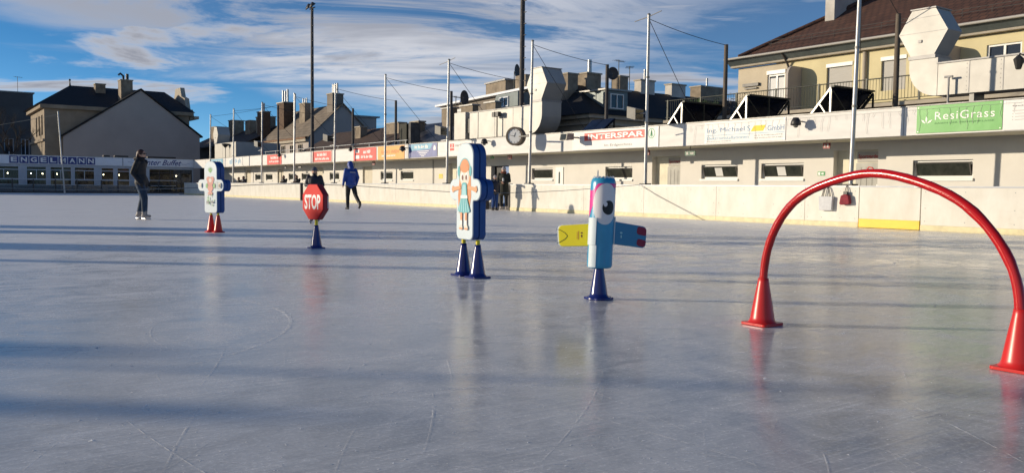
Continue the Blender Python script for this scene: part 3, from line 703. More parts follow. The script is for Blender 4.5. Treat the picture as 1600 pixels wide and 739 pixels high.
F = FXT(XW); m = MB(); m.prism([(-15.74, 1.41), (-15.69, 1.41), (-15.69, 1.39), (-15.65, 1.43), (-15.69, 1.47), (-15.69, 1.45), (-15.74, 1.45)], .0125, .015, F); m.box(-15.85, -15.78, 1.385, 1.475, .0125, .015, F); m.build('symbol', 'ink_white', t)
t = thing('wall_notice', 'small yellowish notice stuck on the cream wall near the puzzle figure', 'notice', (XW, 38.7, 1.3))
m = MB(); m.box(38.5, 38.9, 1.34, 1.58, .001, .008, W); m.build('sheet', 'ink_yellow', t)
m = MB(); [m.box(38.55, 38.85, 1.38 + k * .055, 1.395 + k * .055, .0085, .010, W) for k in range(3)]; m.build('print_lines', 'ink_pale', t)

# ------------------------------------------------------------------ banners on the parapet
FT = FXT(XP)
def banner(name, label, y0, y1, z0, z1, m, group=None, w=0.022):
    t = thing(name, label, 'banner', (XP, (y0 + y1) / 2, z0), group)
    b = MB(); b.box(y0, y1, z0, z1, 0.009, w, FX(XP)); b.build('cloth', m, t)
    for y in (y0 + .04, y1 - .04):
        for z in (z0 + .04, z1 - .04):
            e = MB(); e.box(y - .012, y + .012, z - .012, z + .012, w, w + .004, FX(XP)); e.build('eyelet', 'steel', t)
    return t
t = banner('sponsor_banner', 'green banner with ResiGrass lettering and a white leaf mark', 9.66, 11.74, 2.385, 3.065, 'green_sign')
lettering('ResiGrass', -11.27, -9.83, 2.70, 2.90, .026, FT, 'ink_white', t, space=1.12)
lettering('RASEN DER PREMIUMKLASSE', -11.27, -9.84, 2.595, 2.635, .026, FT, 'green_ink', t)
for k, (du, ang, ln) in enumerate(((0, 0, .20), (-.015, .85, .16), (.02, -.95, .17))):
    c, s_ = math.cos(ang), math.sin(ang); b = MB()
    pts = [(0, 0), (.028, ln * .55), (0, ln), (-.022, ln * .5)]
    b.prism([(-11.49 + du + x * c - y * s_, 2.62 + x * s_ + y * c) for x, y in pts], .0225, .026, FT); b.build('leaf_mark', 'ink_white', t)
t = banner('info_banner', 'white info panel with small print right of the green banner', 8.5, 9.645, 2.36, 3.06, 'banner_white')
scribble(-9.44, -9.2, 2.905, 2.93, .0245, FT, 'ink_grey', t)
for k in range(4):
    m = MB(); m.box(-9.44, -9.42, 2.80 - k * .07, 2.82 - k * .07, .0225, .025, FT); m.box(-9.38, -8.8, 2.80 - k * .07, 2.815 - k * .07, .0225, .025, FT); m.build('print_lines', 'ink_pale', t)
t = banner('sponsor_banner', 'white banner reading Ing. Michael GmbH with a yellow patch and blue line', 15.72, 18.82, 2.38, 3.05, 'banner_white')
lettering('Ing. Michael', -18.72, -17.22, 2.68, 2.86, .026, FT, 'ink_blue', t)
lettering('S', -17.12, -17.0, 2.71, 2.87, .026, FT, 'ink_line', t)
lettering('GmbH', -16.36, -15.76, 2.68, 2.84, .026, FT, 'ink_blue', t)
m = MB(); m.prism([(-16.98, 2.69), (-16.52, 2.69), (-16.42, 2.86), (-16.86, 2.86)], .0225, .027, FT); m.build('yellow_patch', 'ink_yellow', t)
m = MB(); m.box(-18.75, -15.74, 2.622, 2.636, .0225, .027, FT); m.build('underline', 'ink_line', t)
lettering('Elektroinstallationen', -18.72, -17.05, 2.49, 2.59, .026, FT, 'ink_line', t)
for k in range(2): scribble(-16.85, -15.8, 2.54 - k * .075, 2.58 - k * .075, .0245, FT, 'ink_pale', t, seed=k)
scribble(-18.72, -17.7, 2.42, 2.455, .0245, FT, 'ink_pale', t)
t = banner('sponsor_banner', 'white banner with red INTERSPAR strip and green tree mark', 20.9, 25.55, 2.36, 3.06, 'banner_white')
m = MB(); m.box(-24.83, -21.56, 2.70, 2.985, .0225, .026, FT); m.build('red_strip', 'red_sign', t)
lettering('INTERSPAR', -24.62, -21.62, 2.745, 2.94, .029, FT, 'ink_white', t, bold=0.025)
lettering('Im Erdgeschoss', -23.68, -22.2, 2.43, 2.545, .026, FT, 'ink_grey', t)
m = MB()
for k in range(28):
    a, b = 2 * math.pi * k / 28, 2 * math.pi * (k + 1) / 28; c0, c1 = -21.24, 2.83
    m.add([FT(c0 + r * math.cos(x) * .17, c1 + r * math.sin(x) * .175, .025) for r, x in ((1, a), (1, b), (.86, b), (.86, a))], [(0, 1, 2, 3)])
for z0, z1, w_ in ((2.735, 2.80, .085), (2.785, 2.85, .07), (2.835, 2.895, .052), (2.88, 2.955, .034)): m.prism([(-21.24 - w_, z0), (-21.24 + w_, z0), (-21.24, z1 + .03)], .0225, .025, FT)
m.box(-21.252, -21.228, 2.70, 2.74, .0225, .025, FT)
m.build('tree_mark', 'logo_green', t, recalc=False)
t = banner('sponsor_banner', 'white banner with a small red square, partly behind the tall puzzle figure', 32.8, 34.9, 2.38, 3.04, 'banner_white')
m = MB(); m.box(-34.72, -34.34, 2.62, 2.95, .0225, .026, FT); m.build('red_square', 'red_sign', t)
lettering('2', -34.62, -34.44, 2.80, 2.92, .029, FT, 'ink_white', t); m = MB(); m.box(-34.70, -34.36, 2.735, 2.762, .027, .029, FT); m.build('white_bar', 'ink_white', t)
lettering('oard Wien', -34.25, -32.95, 2.79, 2.95, .026, FT, 'ink_grey', t)
m = MB(); [m.box(-34.2, -33.2, 2.70 - k * .08, 2.715 - k * .08, .0225, .025, FT) for k in range(2)]; m.build('print_lines', 'ink_pale', t)
t = banner('notice_banner', 'narrow plain white panel left of the red square banner', 35.05, 35.85, 2.38, 3.04, 'banner_white')
m = MB(); [m.box(-35.7, -35.2, 2.95 - k * .06, 2.96 - k * .06, .0225, .025, FT) for k in range(7)]; m.build('print_lines', 'ink_pale', t)
t = banner('sponsor_banner', 'blue and violet banner with white bottle mark beside the orange one', 35.94, 38.87, 2.375, 3.055, 'violet_sign')
m = MB(); m.prism([(-38.86, 2.72), (-36.6, 2.76), (-36.35, 3.05), (-38.86, 3.05)], .0225, .025, FT); m.build('teal_field', 'teal_sign', t)
scribble(-38.2, -36.75, 2.82, 2.98, .028, FT, 'ink_white', t, seed=4)
m = MB(); [m.box(-37.9 + .12 * k, -36.75 - .15 * k, 2.66 - k * .08, 2.69 - k * .08, .0225, .027, FT) for k in range(4)]; m.build('print_lines', 'ink_white', t)
m = MB(); m.prism(round_poly([(-36.28, 2.70), (-36.06, 2.70), (-36.06, 2.84), (-36.13, 2.94), (-36.21, 2.94), (-36.28, 2.84)], [.03] * 6, 3), .0225, .028, FT); m.build('bottle_mark', 'ink_white', t)
m = MB(); m.box(-38.72, -38.60, 2.376, 3.05, .0275, .034, FT); m.build('strap', 'letter_blue', t)
t = banner('sponsor_banner', 'orange banner reading RADIO WIEN on the clubhouse parapet', 39.30, 42.38, 2.34, 3.06, 'orange_sign')
lettering('RADIO WIEN', -41.95, -39.95, 2.66, 2.84, .026, FT, 'orange_ink', t)
scribble(-41.9, -40.3, 2.50, 2.59, .0245, FT, 'ink_white', t, seed=6)
def red_banner(label, y0, y1, z0, z1, seed, left=False):
    t = banner('sponsor_banner', label, y0, y1, z0, z1, 'red_sign', 'red sponsor banners')
    o = 0.55 if left else 0
    scribble(-y1 + .75 + o, -y0 - .65, (z0 + z1) / 2 + .04, z1 - .13, .0245, FT, 'ink_white', t, seed=seed)
    scribble(-y1 + .45 + o, -y0 - .40, z0 + .14, (z0 + z1) / 2 - .06, .0245, FT, 'ink_white', t, seed=seed + 1)
    return t
t = red_banner('red banner with two white text lines touching the orange banner', 42.6, 45.53, 2.34, 3.06, 3, True)
m = MB(); m.box(-45.3, -44.75, 2.80, 2.97, .0225, .026, FT); m.box(-45.3, -44.75, 2.46, 2.66, .0225, .026, FT); m.build('white_blocks', 'ink_white', t)
t = red_banner('red banner with cream slogan and pale frame beside the middle pole', 48.67, 51.72, 2.36, 3.06, 8)
m = MB()
for a in ((-51.70, -48.69, 2.365, 2.39), (-51.70, -48.69, 3.03, 3.055), (-51.70, -51.64, 2.39, 3.03), (-48.75, -48.69, 2.39, 3.03)): m.box(*a, .0225, .0245, FT)
m.build('pale_border', 'print_pale', t)
t = red_banner('smaller red banner with one white block, nearest the puzzle figure on red cones', 57.30, 60.24, 2.36, 3.05, 12)
t = banner('sponsor_banner', 'faded white banner with pale blue lettering at the far clubhouse end', 65.8, 69.4, 2.42, 3.03, 'banner_white')
scribble(-69.1, -66.2, 2.55, 2.95, .0245, FT, 'ink_line', t, seed=5)
t = banner('sponsor_banner', 'light blue banner behind the head of the puzzle figure on red cones', 70.9, 74.5, 2.45, 3.03, 'teal_sign')
scribble(-74.0, -71.4, 2.6, 2.9, .0245, FT, 'ink_white', t, seed=2)

# icicle light string along the parapet
t = thing('string_lights', 'unlit icicle light string hanging over the near parapet and green banner', 'string lights', (XP, 10, 3.0))
m = MB(); rr = random.Random(3); y = 6.0; top = []
while y < 19.5:
    top.append(FX(XP)(y, 2.985 + rr.uniform(-.012, .012), .036)); y += 0.3
m.tube(top, 0.003, 4)
y = 6.1
while y < 19.5:
    ln = rr.choice((.12, .2, .3, .42, .55)); pts = []; u = y
    for k in range(6): pts.append(FX(XP)(u, 2.98 - ln * k / 5, .036)); u += rr.uniform(-.03, .03)
    m.tube(pts, 0.003, 4); y += rr.uniform(.16, .3)
m.build('light_cable', 'ink_pale', t)

# lamps on the parapet
def parapet_lamp(label, y, z, r):
    t = thing('floodlight', label, 'lamp', (XP, y, z), 'lamps on the parapet')
    m = MB(); m.tube([(XP, y, z + .02), (XP - .28, y, z + .03)], 0.02, 8); m.build('arm', 'lamp_grey', t)
    m = MB(); m.lathe([(0.001, 0.13), (r * .5, .12), (r * .85, .03), (r, -.08), (r * .9, -.10), (.001, -.10)], (XP - .32, y, z), 14); m.build('shade', 'lamp_black', t)
    m = MB(); m.ball((XP - .32, y, z - .09), r * .55, n=10, m=6); m.build('lens', 'lamp_grey', t)
parapet_lamp('dark round parapet lamp beside the yellow patch banner', 15.15, 2.86, .15)
parapet_lamp('dark round parapet lamp just right of the orange banner', 38.95, 2.86, .17)
parapet_lamp('dark round parapet lamp left of the round clock', 31.3, 2.92, .16)
parapet_lamp('small dark parapet lamp above the red banner near the orange one', 45.3, 3.02, .12)
parapet_lamp('small dark parapet lamp right of the farthest red banner', 56.9, 2.98, .14)
t = thing('box_floodlight', 'boxy grey floodlight jutting from the parapet over the red supermarket strip', 'lamp', (XP, 25.2, 2.75), 'lamps on the parapet')
m = MB(); m.tube([(XP, 25.2, 2.84), (XP - .42, 25.2, 2.84)], 0.03, 8); m.build('arm', 'lamp_grey', t)
m = MB(); m.prism([(-.78, 2.70), (-.40, 2.74), (-.40, 2.98), (-.72, 2.97)], 25.0, 25.42, lambda u, v, w: (XP + u, w, v)); m.build('housing', 'lamp_grey', t)
m = MB(); m.quad((XP - .783, 25.04, 2.72), (XP - .783, 25.38, 2.72), (XP - .735, 25.38, 2.95), (XP - .735, 25.04, 2.95)); m.build('lens', 'pane_dark', t)

# ------------------------------------------------------------------ poles, masts, wires
XS, XD = 20.0, 24.5
dark_poles = [(14.43, 6.28), (21.08, 6.22), (27.6, 6.22), (34.1, 6.2), (40.5, 6.2), (47.1, 6.2), (53.35, 6.15), (60.0, 6.2), (67.75, 7.4)]
def wire_pts(a, b, sag, n=14):
    a, b = Vector(a), Vector(b)
    return [a.lerp(b, k / n) - Vector((0, 0, sag * 4 * (k / n) * (1 - k / n))) for k in range(n + 1)]
def silver_pole(label, y, h, lean=0.0, box=None, twin=False, arms=False):
    t = thing('net_pole', label, 'pole', (XS, y, 0), 'silver net poles along the boards')
    m = MB(); m.tube([(XS, y, 0), (XS, y - lean * .5, h * .5), (XS, y - lean, h)], [.062, .056, .048], 10); m.build('shaft', 'steel', t)
    m = MB(); m.lathe([(.055, 0), (.06, .03), (.03, .06), (.001, .065)], (XS, y - lean, h), 10); m.build('cap', 'lamp_grey', t)
    m = MB(); m.box(XS - .14, XS + .14, y - .14, y + .14, 1.036, 1.09); m.build('clamp', 'lamp_black', t)
    if twin: m = MB(); m.tube([(XS + .1, y + .22, 2.2), (XS + .1, y + .12, h + .15)], .05, 8); m.build('second_shaft', 'steel', t)
    if arms:
        m = MB(); m.tube([(XS - .1, y + .55, h - .14), (XS, y, h - .05), (XS + .1, y - .5, h + .08)], .014, 6); m.build('cross_arm', 'lamp_grey', t)
    for dz in (3.1, 4.6):
        m = MB(); m.lathe([(.066, -.03), (.07, 0), (.066, .03)], (XS, y - lean * dz / h, dz), 10); m.build('band', 'lamp_grey', t)
    near = [d for d in dark_poles if d[0] < y + 3]
    if near:
        d = near[-1]
        for (dy, dz, sg) in ((d[0], d[1] - .02, .07), (d[0] + 1.2, 3.3, .04)):
            m = MB(); m.tube(wire_pts((XS, y - lean, h - .12), (XD, dy, dz), sg), .011, 5); m.build('wire', 'wire', t)
    if box:
        z, dy, r = box
        m = MB(); m.tube([(XS, y, z), (XS - .1, y + dy, z)], .022, 6); m.tube([(XS, y, z - .42), (XS - .05, y + .45, z - .46)], .02, 6); m.build('bracket', 'steel', t)
        c, s_ = math.cos(r), math.sin(r); m = MB()
        m.box(-.28, .28, -.16, .16, -.19, .19, lambda a, b, e: (XS - .12 + a * c - b * s_, y + dy + a * s_ + b * c, z + e + b * .25)); bo = m.build('floodlight_box', 'lamp_grey', t)
        m = MB(); m.box(-.24, .24, -.166, -.162, -.15, .15, lambda a, b, e: (XS - .12 + a * c - b * s_, y + dy + a * s_ + b * c, z + e + b * .25)); m.build('lens', 'pane_dark', bo)
    return t
silver_pole('thick silver pole rising past the top edge behind the red hoop', 12.95, 7.4, 0.12)
silver_pole('silver pole with grey lamp box beside the red supermarket lettering', 20.53, 6.63, 0.02, (3.42, .42, .3), arms=True)
silver_pole('silver pole carrying the round clock', 27.06, 6.63, 0.12)
silver_pole('silver pole with lamp box next to the red square banner', 33.43, 6.63, 0.14, (3.48, .30, .4), arms=True)
silver_pole('silver pole standing in front of the orange banner', 39.65, 6.6, 0.05)
silver_pole('silver pole right of the cream-lettered red banner', 46.15, 6.6, 0.25, (3.68, .55, .5))
silver_pole('paired silver pole above the leaning spectators', 52.5, 6.65, 0.3, twin=True)
silver_pole('silver pole left of the smallest red banner', 58.66, 6.6, 0.25, (3.76, .2, .5))
silver_pole('silver pole in front of the shaded duct box', 65.2, 6.6, 0.4)
silver_pole('farthest silver pole on the clubhouse side, behind the puzzle figure', 71.3, 6.55, 0.4)
dl = ['brown wooden post in front of the yellow house', 'brown wooden post left of the yellow house', 'dark post rising over the dark slate roof near its dormer', None,
      'dark post just right of the pole by the red square banner', 'short dark post above the orange banner', 'dark post in front of the low brown roof', None, 'dark post against the steep slate-roofed house']
for (y, h), lab in zip(dark_poles, dl):
    if lab is None: continue
    t = thing('roof_post', lab, 'post', (XD, y, 3.0), 'dark posts on the clubhouse roof')
    near = y < 25
    m = MB(); m.tube([(XD, y, 3.0), (XD, y, h)], [.085, .075], 10); m.build('shaft', 'wood_pole' if near else 'mast_dark', t)
    m = MB(); m.box(XD - .13, XD + .13, y - .13, y + .13, 3.021, 3.34); m.build('foot', 'lamp_black', t)
for label, y, h, r, lamp in (('tall dark floodlight mast with lamp head on top, left of centre', 60.5, 14.1, .13, True), ('very tall dark mast running out of the top edge behind the duct', 33.85, 13.5, .13, False)):
    t = thing('floodlight_mast', label, 'mast', (XD, y, 3.0))
    m = MB(); m.tube([(XD, y, 3.0), (XD, y, h)], [r, r * .8], 12); m.build('shaft', 'mast_dark', t)
    m = MB(); m.box(XD - .25, XD + .25, y - .25, y + .25, 3.021, 3.2); m.build('foot', 'lamp_black', t)
    k = 5.0
    while k < h: m = MB(); m.box(XD - .02, XD + .02, y - r - .16, y - r + .02, k, k + .03); m.build('step', 'mast_dark', t); k += 0.55
    m = MB(); m.tube([(XD, y + .45, h - .1), (XD, y - .55, h - .1)], .04, 8); m.build('cross_arm', 'mast_dark', t)
    for dy in (.35, -.35) if lamp else (.4, -.4):
        m = MB(); m.lathe([(.04, -.2), (.10, -.12), (.30, .2), (.31, .24), (.001, .24)], (0, 0, 0), 14)
        m.v = [(XD - .05 - z * .8 + .3 * x, y + dy + .8 * yy, h + .12 - z * .3 + x * .8) for x, yy, z in m.v]; lo = m.build('lamp_head', 'lamp_black', t)
# boundary rope strung across the ice
t = thing('boundary_rope', 'thin dark rope strung across the rink at waist height', 'rope', (19.4, 20, 0))
pts = [(19.4, 20, 1.05), (17.7, 20, .92), (16.07, 20, .82), (14.7, 20, .76), (13.5, 20, .73), (12.0, 20, .76), (10.7, 20, .82), (9.34, 20, .89), (7.8, 20, .93), (6.9, 20, .90), (6.0, 20, .85), (5.0, 20, .79), (4.1, 20, .76), (2.5, 20, .74), (-2, 20, .85), (-15.6, 20, 1.0)]
m = MB(); m.tube(pts, .008, 6); m.build('line', 'rope', t)
m = MB(); m.tube([(19.17, 19.85, 1.03), (19.165, 19.2, .72), (19.16, 18.2, .36), (19.12, 17.2, .012), (18.9, 16.9, .010)], .0045, 6); m.build('loose_end', 'rope', t)
# clock on its bracket
t = thing('station_clock', 'round two-faced clock on a bracket at the silver pole', 'clock', (20.18, 28.25, 2.99))
nrm = R(222)
cm = rot_map((20.18, 28.25, 2.99), 210)
def ring(m, r0, r1, w0, w1, n=36):
    prof = [(r0, w0), (r1, w0), (r1, w1), (r0, w1), (r0, w0)]
    for i in range(n):
        a, b = 2 * math.pi * i / n, 2 * math.pi * (i + 1) / n
        for (ra, wa), (rb, wb) in zip(prof, prof[1:]): m.quad(cm(ra * math.cos(a), ra * math.sin(a), wa), cm(rb * math.cos(a), rb * math.sin(a), wb), cm(rb * math.cos(b), rb * math.sin(b), wb), cm(ra * math.cos(b), ra * math.sin(b), wa))
m = MB(); ring(m, .30, .38, -.17, .17); m.build('rim', 'wood_pole', t)
m = MB(); m.prism(ellipse(0, 0, .305, .305, 32), -.145, .145, cm); fo = m.build('face', 'paper', t)
m = MB()
for k in range(12):
    a = math.pi / 6 * k; m.prism([(math.sin(a) * q + math.cos(a) * s, math.cos(a) * q - math.sin(a) * s) for q, s in ((.23, -.011), (.28, -.011), (.28, .011), (.23, .011))], .1455, .149, cm)
m.build('hour_marks', 'ink_grey', fo)
for ln, wd, ang in ((.15, .014, R(20)), (.23, .010, R(-78))):
    m = MB(); m.prism([(math.sin(ang) * q + math.cos(ang) * s, math.cos(ang) * q - math.sin(ang) * s) for q, s in ((-.03, -wd), (ln, -wd * .6), (ln, wd * .6), (-.03, wd))], .150, .154, cm); m.build('hand', 'ink_black', fo)
m = MB(); m.tube([(20.14, 27.95, 2.97), (XS, 27.08, 2.95)], .035, 8); m.build('bracket', 'lamp_grey', t)

# ------------------------------------------------------------------ roof plant: air ducts and solar racks
def hex_head(t, y0, y1, z0, z1, x0, x1):
    ym, zm = (y0 + y1) / 2, (z0 + z1) / 2; e = (y1 - y0) * .26
    pts = [(y0, zm), (y0 + e, z1), (y1 - e, z1), (y1, zm), (y1 - e, z0), (y0 + e, z0)]
    m = MB(); m.prism(pts, -x1, -x0, lambda u, v, w: (-w, u, v)); h = m.build('hood', 'duct', t)
    for z in (zm, z0 + (z1 - z0) * .83):
        d = e * (abs(z - zm) / (z1 - zm)); m = MB(); m.box(x0 - .006, x0 - .001, y0 + d + .02, y1 - d - .02, z - .008, z + .008); m.build('seam', 'duct_seam', h)
    m = MB(); m.box(x0 - .04, x1 + .04, y0 + e - .03, y1 - e + .03, z1 + .001, z1 + .035); m.build('cap_sheet', 'duct_seam', h)
    m = MB(); m.box(x0 - .03, x1 + .03, y0 + e - .05, y1 - e + .05, z0 - .10, z0 - .001); m.build('flange', 'duct_seam', h)
    m = MB(); m.box(x0 - .03, x0 - .001, ym + .02, ym + .12, z0 + (z1 - z0) * .28, z0 + (z1 - z0) * .34); m.build('vent', 'duct_seam', h)
    return pts
def elbow(t, yc, zc, r, sgn, x0, x1, ztop):
    """vertical duct bending into a horizontal one; sgn = +1 when the outer bend is on the far (+y) side"""
    pts = [(yc, ztop), (yc + sgn * r, ztop)] + [(yc + sgn * r * math.cos(a), zc - r * math.sin(a)) for a in [math.pi / 2 * k / 10 for k in range(11)]]
    m = MB(); m.prism(pts, -x1, -x0, lambda u, v, w: (-w, u, v)); m.build('elbow', 'duct', t)
# nearest duct
t = thing('air_duct', 'large pale duct with hexagonal hood on the roof above the green banner', 'air duct', (22.9, 11, 3.02), 'rooftop air ducts')
hex_head(t, 11.9, 13.27, 4.62, 5.86, 22.6, 23.35)
elbow(t, 12.14, 4.30, .80, 1, 22.6, 23.35, 4.52)
m = MB(); m.box(22.61, 23.34, 2.0, 12.135, 3.50, 4.34); bo = m.build('trunk', 'duct', t)
m = MB(); m.box(22.57, 23.38, 2.0, 12.16, 4.341, 4.38); m.build('lid', 'duct_seam', bo)
for y in (4.1, 7.0, 9.15, 10.45, 11.3):
    m = MB(); m.box(22.602, 22.609, y - .010, y + .010, 3.51, 4.33); m.build('seam', 'duct_seam', bo)
    m = MB()
    for k in range(7): m.lathe([(.012, 0), (.008, -.006), (1e-6, -.007)], (22.609, y + .06, 3.58 + k * .115), 6, axis='X')
    tag(m.build('rivets', 'duct_seam', bo), kind='stuff')
for y in (2.6, 6.6, 11.2):
    m = MB(); m.box(22.7, 23.25, y, y + .12, 3.021, 3.499); m.build('foot', 'coping', bo)
m = MB(); m.tube([(22.45, 11.75, 3.02), (22.45, 11.75, 3.95)], .028, 8); m.tube([(22.45, 11.64, 3.95), (22.45, 11.86, 3.95)], .028, 8); m.build('vent_pipe', 'duct_seam', t)
# lantern on the duct side
t2 = thing('wall_lantern', 'dark lantern at the right edge beside the pale duct', 'lamp', (22.45, 9.98, 3.9))
m = MB(); m.tube([(22.6, 10.0, 4.32), (22.45, 10.0, 4.34), (22.40, 10.0, 4.28)], .018, 6); m.build('arm', 'lamp_black', t2)
m = MB(); m.lathe([(.02, .26), (.12, .16), (.13, .14), (.07, -.08), (.05, -.1)], (22.40, 10.0, 4.05), 8, sm=False); m.build('cage', 'lamp_black', t2)
# middle duct
t = thing('air_duct', 'pale duct with curved elbow and hexagonal hood behind the round clock', 'air duct', (22.9, 33, 3.02), 'rooftop air ducts')
hex_head(t, 29.36, 30.85, 4.79, 6.17, 22.6, 23.68)
elbow(t, 30.56, 4.17, .86, -1, 22.6, 23.68, 4.69)
m = MB(); m.box(22.61, 23.67, 30.565, 34.82, 3.30, 4.56); bo = m.build('trunk', 'duct', t)
m = MB(); m.box(22.62, 23.66, 34.86, 35.62, 3.30, 4.55); m.build('trunk', 'duct', t)
m = MB(); m.box(22.60, 23.3, 36.0, 37.05, 3.30, 4.64); m.build('fan_box', 'duct', t)
m = MB(); m.box(22.7, 23.2, 35.621, 35.999, 3.6, 4.3); m.build('collar', 'lamp_black', t)
for y in (34.84,): m = MB(); m.box(22.59, 23.69, y - .018, y + .018, 3.29, 4.57); m.build('flange', 'duct_seam', t)
m = MB(); m.box(22.57, 23.70, 30.57, 35.6, 4.561, 4.60); m.build('lid', 'duct_seam', bo)
for y in (31.9, 33.4): m = MB(); m.box(22.602, 22.609, y - .012, y + .012, 3.31, 4.55); m.build('seam', 'duct_seam', bo)
for y in (31.2, 33.6, 35.1, 36.4): m = MB(); m.box(22.75, 23.2, y, y + .12, 3.021, 3.299); m.build('foot', 'coping', t)
t2 = thing('twin_spotlight', 'twin-headed spotlight on a short post in front of the middle duct', 'lamp', (22.4, 32.9, 3.02))
m = MB(); m.tube([(22.4, 32.9, 3.02), (22.4, 32.9, 4.2)], .035, 8); m.build('post', 'lamp_grey', t2)
for dy in (-.14, .16): m = MB(); m.box(22.28, 22.46, 32.9 + dy - .11, 32.9 + dy + .11, 4.2, 4.42); m.build('lamp_head', 'lamp_black', t2)
# far duct
t = thing('air_duct', 'far wide duct box, shaded grey on its near side, with small hood', 'air duct', (24.5, 76, 3.02), 'rooftop air ducts')
hex_head(t, 77.9, 79.4, 4.70, 6.1, 22.6, 23.7)
m = MB(); m.box(22.6, 26.5, 72.75, 78.9, 3.28, 4.57); bo = m.build('trunk', 'duct', t)
for y in (74.4, 76.6): m = MB(); m.box(22.592, 22.599, y - .02, y + .02, 3.3, 4.55); m.build('seam', 'duct_seam', bo)
for y in (73.2, 76, 78.5): m = MB(); m.box(22.8, 26.2, y, y + .15, 3.021, 3.279); m.build('foot', 'coping', t)
t2 = thing('funnel_lamp', 'dark funnel-shaped lamp on a thin post before the far duct', 'lamp', (22.3, 74.7, 3.02))
m = MB(); m.tube([(22.3, 74.7, 3.02), (22.3, 74.7, 4.1)], .035, 8); m.build('post', 'lamp_grey', t2)
m = MB(); m.lathe([(.06, 0), (.34, .30), (.30, .36), (.001, .36)], (22.3, 74.7, 4.1), 12); m.build('lamp_head', 'lamp_black', t2)
# solar racks
def solar_rack(label, y_low, y_high):
    t = thing('solar_rack', label, 'solar panel', (24, y_low, 3.02), 'solar racks on the clubhouse roof')
    x0, x1, zl, zh = 23.0, 25.2, 3.22, 4.08; n = Vector((0, (zh - zl), (y_low - y_high))).normalized() * .05
    for k in range(2):
        xa, xb = x0 + k * (x1 - x0) / 2 + .01, x0 + (k + 1) * (x1 - x0) / 2 - .01
        q = [Vector((xa, y_low, zl)), Vector((xb, y_low, zl)), Vector((xb, y_high, zh)), Vector((xa, y_high, zh))]
        m = MB(); m.add([p for p in q] + [p + n for p in q], [(0, 1, 2, 3), (7, 6, 5, 4), (0, 1, 5, 4), (1, 2, 6, 5), (2, 3, 7, 6), (3, 0, 4, 7)]); m.build('panel', 'solar', t)
    for x in (x0 - .03, x1 + .03):
        m = MB(); m.bar((x, y_low, zl - .05), (x, y_high, zh - .03), .05); m.build('sloping_rail', 'alu' if x < 24 else 'rail_dark', t)
        m = MB(); m.bar((x, y_high, 3.021), (x, y_high, zh - .07), .05); m.build('leg', 'alu' if x < 24 else 'rail_dark', t)
        m = MB(); m.bar((x, y_low, 3.021), (x, y_low, zl - .06), .05); m.build('leg', 'alu', t)
        m = MB(); m.bar((x, y_high + .02, 3.08), (x, (y_low + y_high) / 2, (zl + zh) / 2 - .06), .035); m.build('brace', 'alu' if x < 24 else 'rail_dark', t)
    m = MB(); m.bar((x0, y_high - .04, zh + .02), (x1, y_high - .04, zh + .02), .09, .05); m.build('top_rail', 'rail_dark', t)
    m = MB(); m.bar(((x0 + x1) / 2, y_high - .02, 3.021), ((x0 + x1) / 2, y_high - .02, zh), .05); m.build('leg', 'rail_dark', t)
    for s in (0, 1):
        xa, xb = (x0, (x0 + x1) / 2) if s == 0 else (x1, (x0 + x1) / 2)
        m = MB(); m.bar((xa, y_high - .03, zh - .1), (xb, y_high - .03, 3.06), .03); m.build('brace', 'rail_dark', t)
solar_rack('farthest of three solar racks, over the white yellow-patch banner edge', 22.55, 21.75)
solar_rack('middle of three solar racks, below the beige house end', 19.6, 18.82)
solar_rack('nearest of three solar racks, just left of the thick silver pole', 16.4, 15.62)
t = thing('skylight', 'small black tilted roof hatch above the red supermarket strip', 'skylight', (22.2, 25.4, 3.02))
m = MB(); m.add([(21.6, 25.85, 3.12), (21.6, 25.25, 3.12), (22.2, 25.2, 3.62), (22.2, 25.85, 3.62), (21.68, 25.85, 3.08), (21.68, 25.25, 3.08), (22.28, 25.2, 3.58), (22.28, 25.85, 3.58)], [(0, 1, 2, 3), (7, 6, 5, 4), (0, 1, 5, 4), (1, 2, 6, 5), (2, 3, 7, 6), (3, 0, 4, 7)]); m.build('pane', 'solar', t)
m = MB(); m.add([(21.6, 25.22, 3.12), (21.6, 24.6, 3.12), (22.2, 24.55, 3.62), (22.2, 25.17, 3.62), (21.68, 25.22, 3.08), (21.68, 24.6, 3.08), (22.28, 24.55, 3.58), (22.28, 25.17, 3.58)], [(0, 1, 2, 3), (7, 6, 5, 4), (0, 1, 5, 4), (1, 2, 6, 5), (2, 3, 7, 6), (3, 0, 4, 7)]); m.build('pane', 'solar', t)
m = MB(); m.bar((22.24, 25.8, 3.021), (22.24, 25.8, 3.58), .05); m.bar((22.24, 24.6, 3.021), (22.24, 24.6, 3.58), .05); m.build('frame', 'lamp_black', t)

# ------------------------------------------------------------------ kiosk at the far end
YK = 80.0
kio = thing('kiosk_building', 'low glazed rink kiosk with ENGELMANN letters and Winter Buffet sign', 'kiosk', (12, YK, 0))
K = FY(YK)
kw = [(-3.0, -0.4), (0.0, 2.4), (2.8, 4.6), (5.0, 7.16), (7.67, 9.15), (9.39, 11.02), (11.21, 12.79), (13.29, 14.3), (14.56, 15.59)]
kh = [(a, b, 0.62, 2.26) for a, b in kw] + [(17.2, 20.85, 0.1, 2.2)]
m = MB(); wall_holes(m, K, -6, 20.96, 0.0, 2.42, kh, 0.16); m.build('wall', 'kiosk_wall', kio, recalc=False)
m = MB(); m.box(-6, 20.96, 2.42, 3.13, 0.0, 0.16, K); m.build('fascia', 'fascia', kio)
m = MB(); m.box(-6, 20.96, 3.131, 3.17, -0.4, 0.2, K); m.build('coping', 'coping', kio)
m = MB(); m.box(-6, 20.9, -0.03, 3.0, -7.0, -6.9, K); m.box(-6, 20.9, 2.85, 2.95, -6.9, -0.17, K); m.box(-6.1, -6.0, 0, 3.0, -6.9, -0.17, K); m.build('back_wall', 'interior', kio)
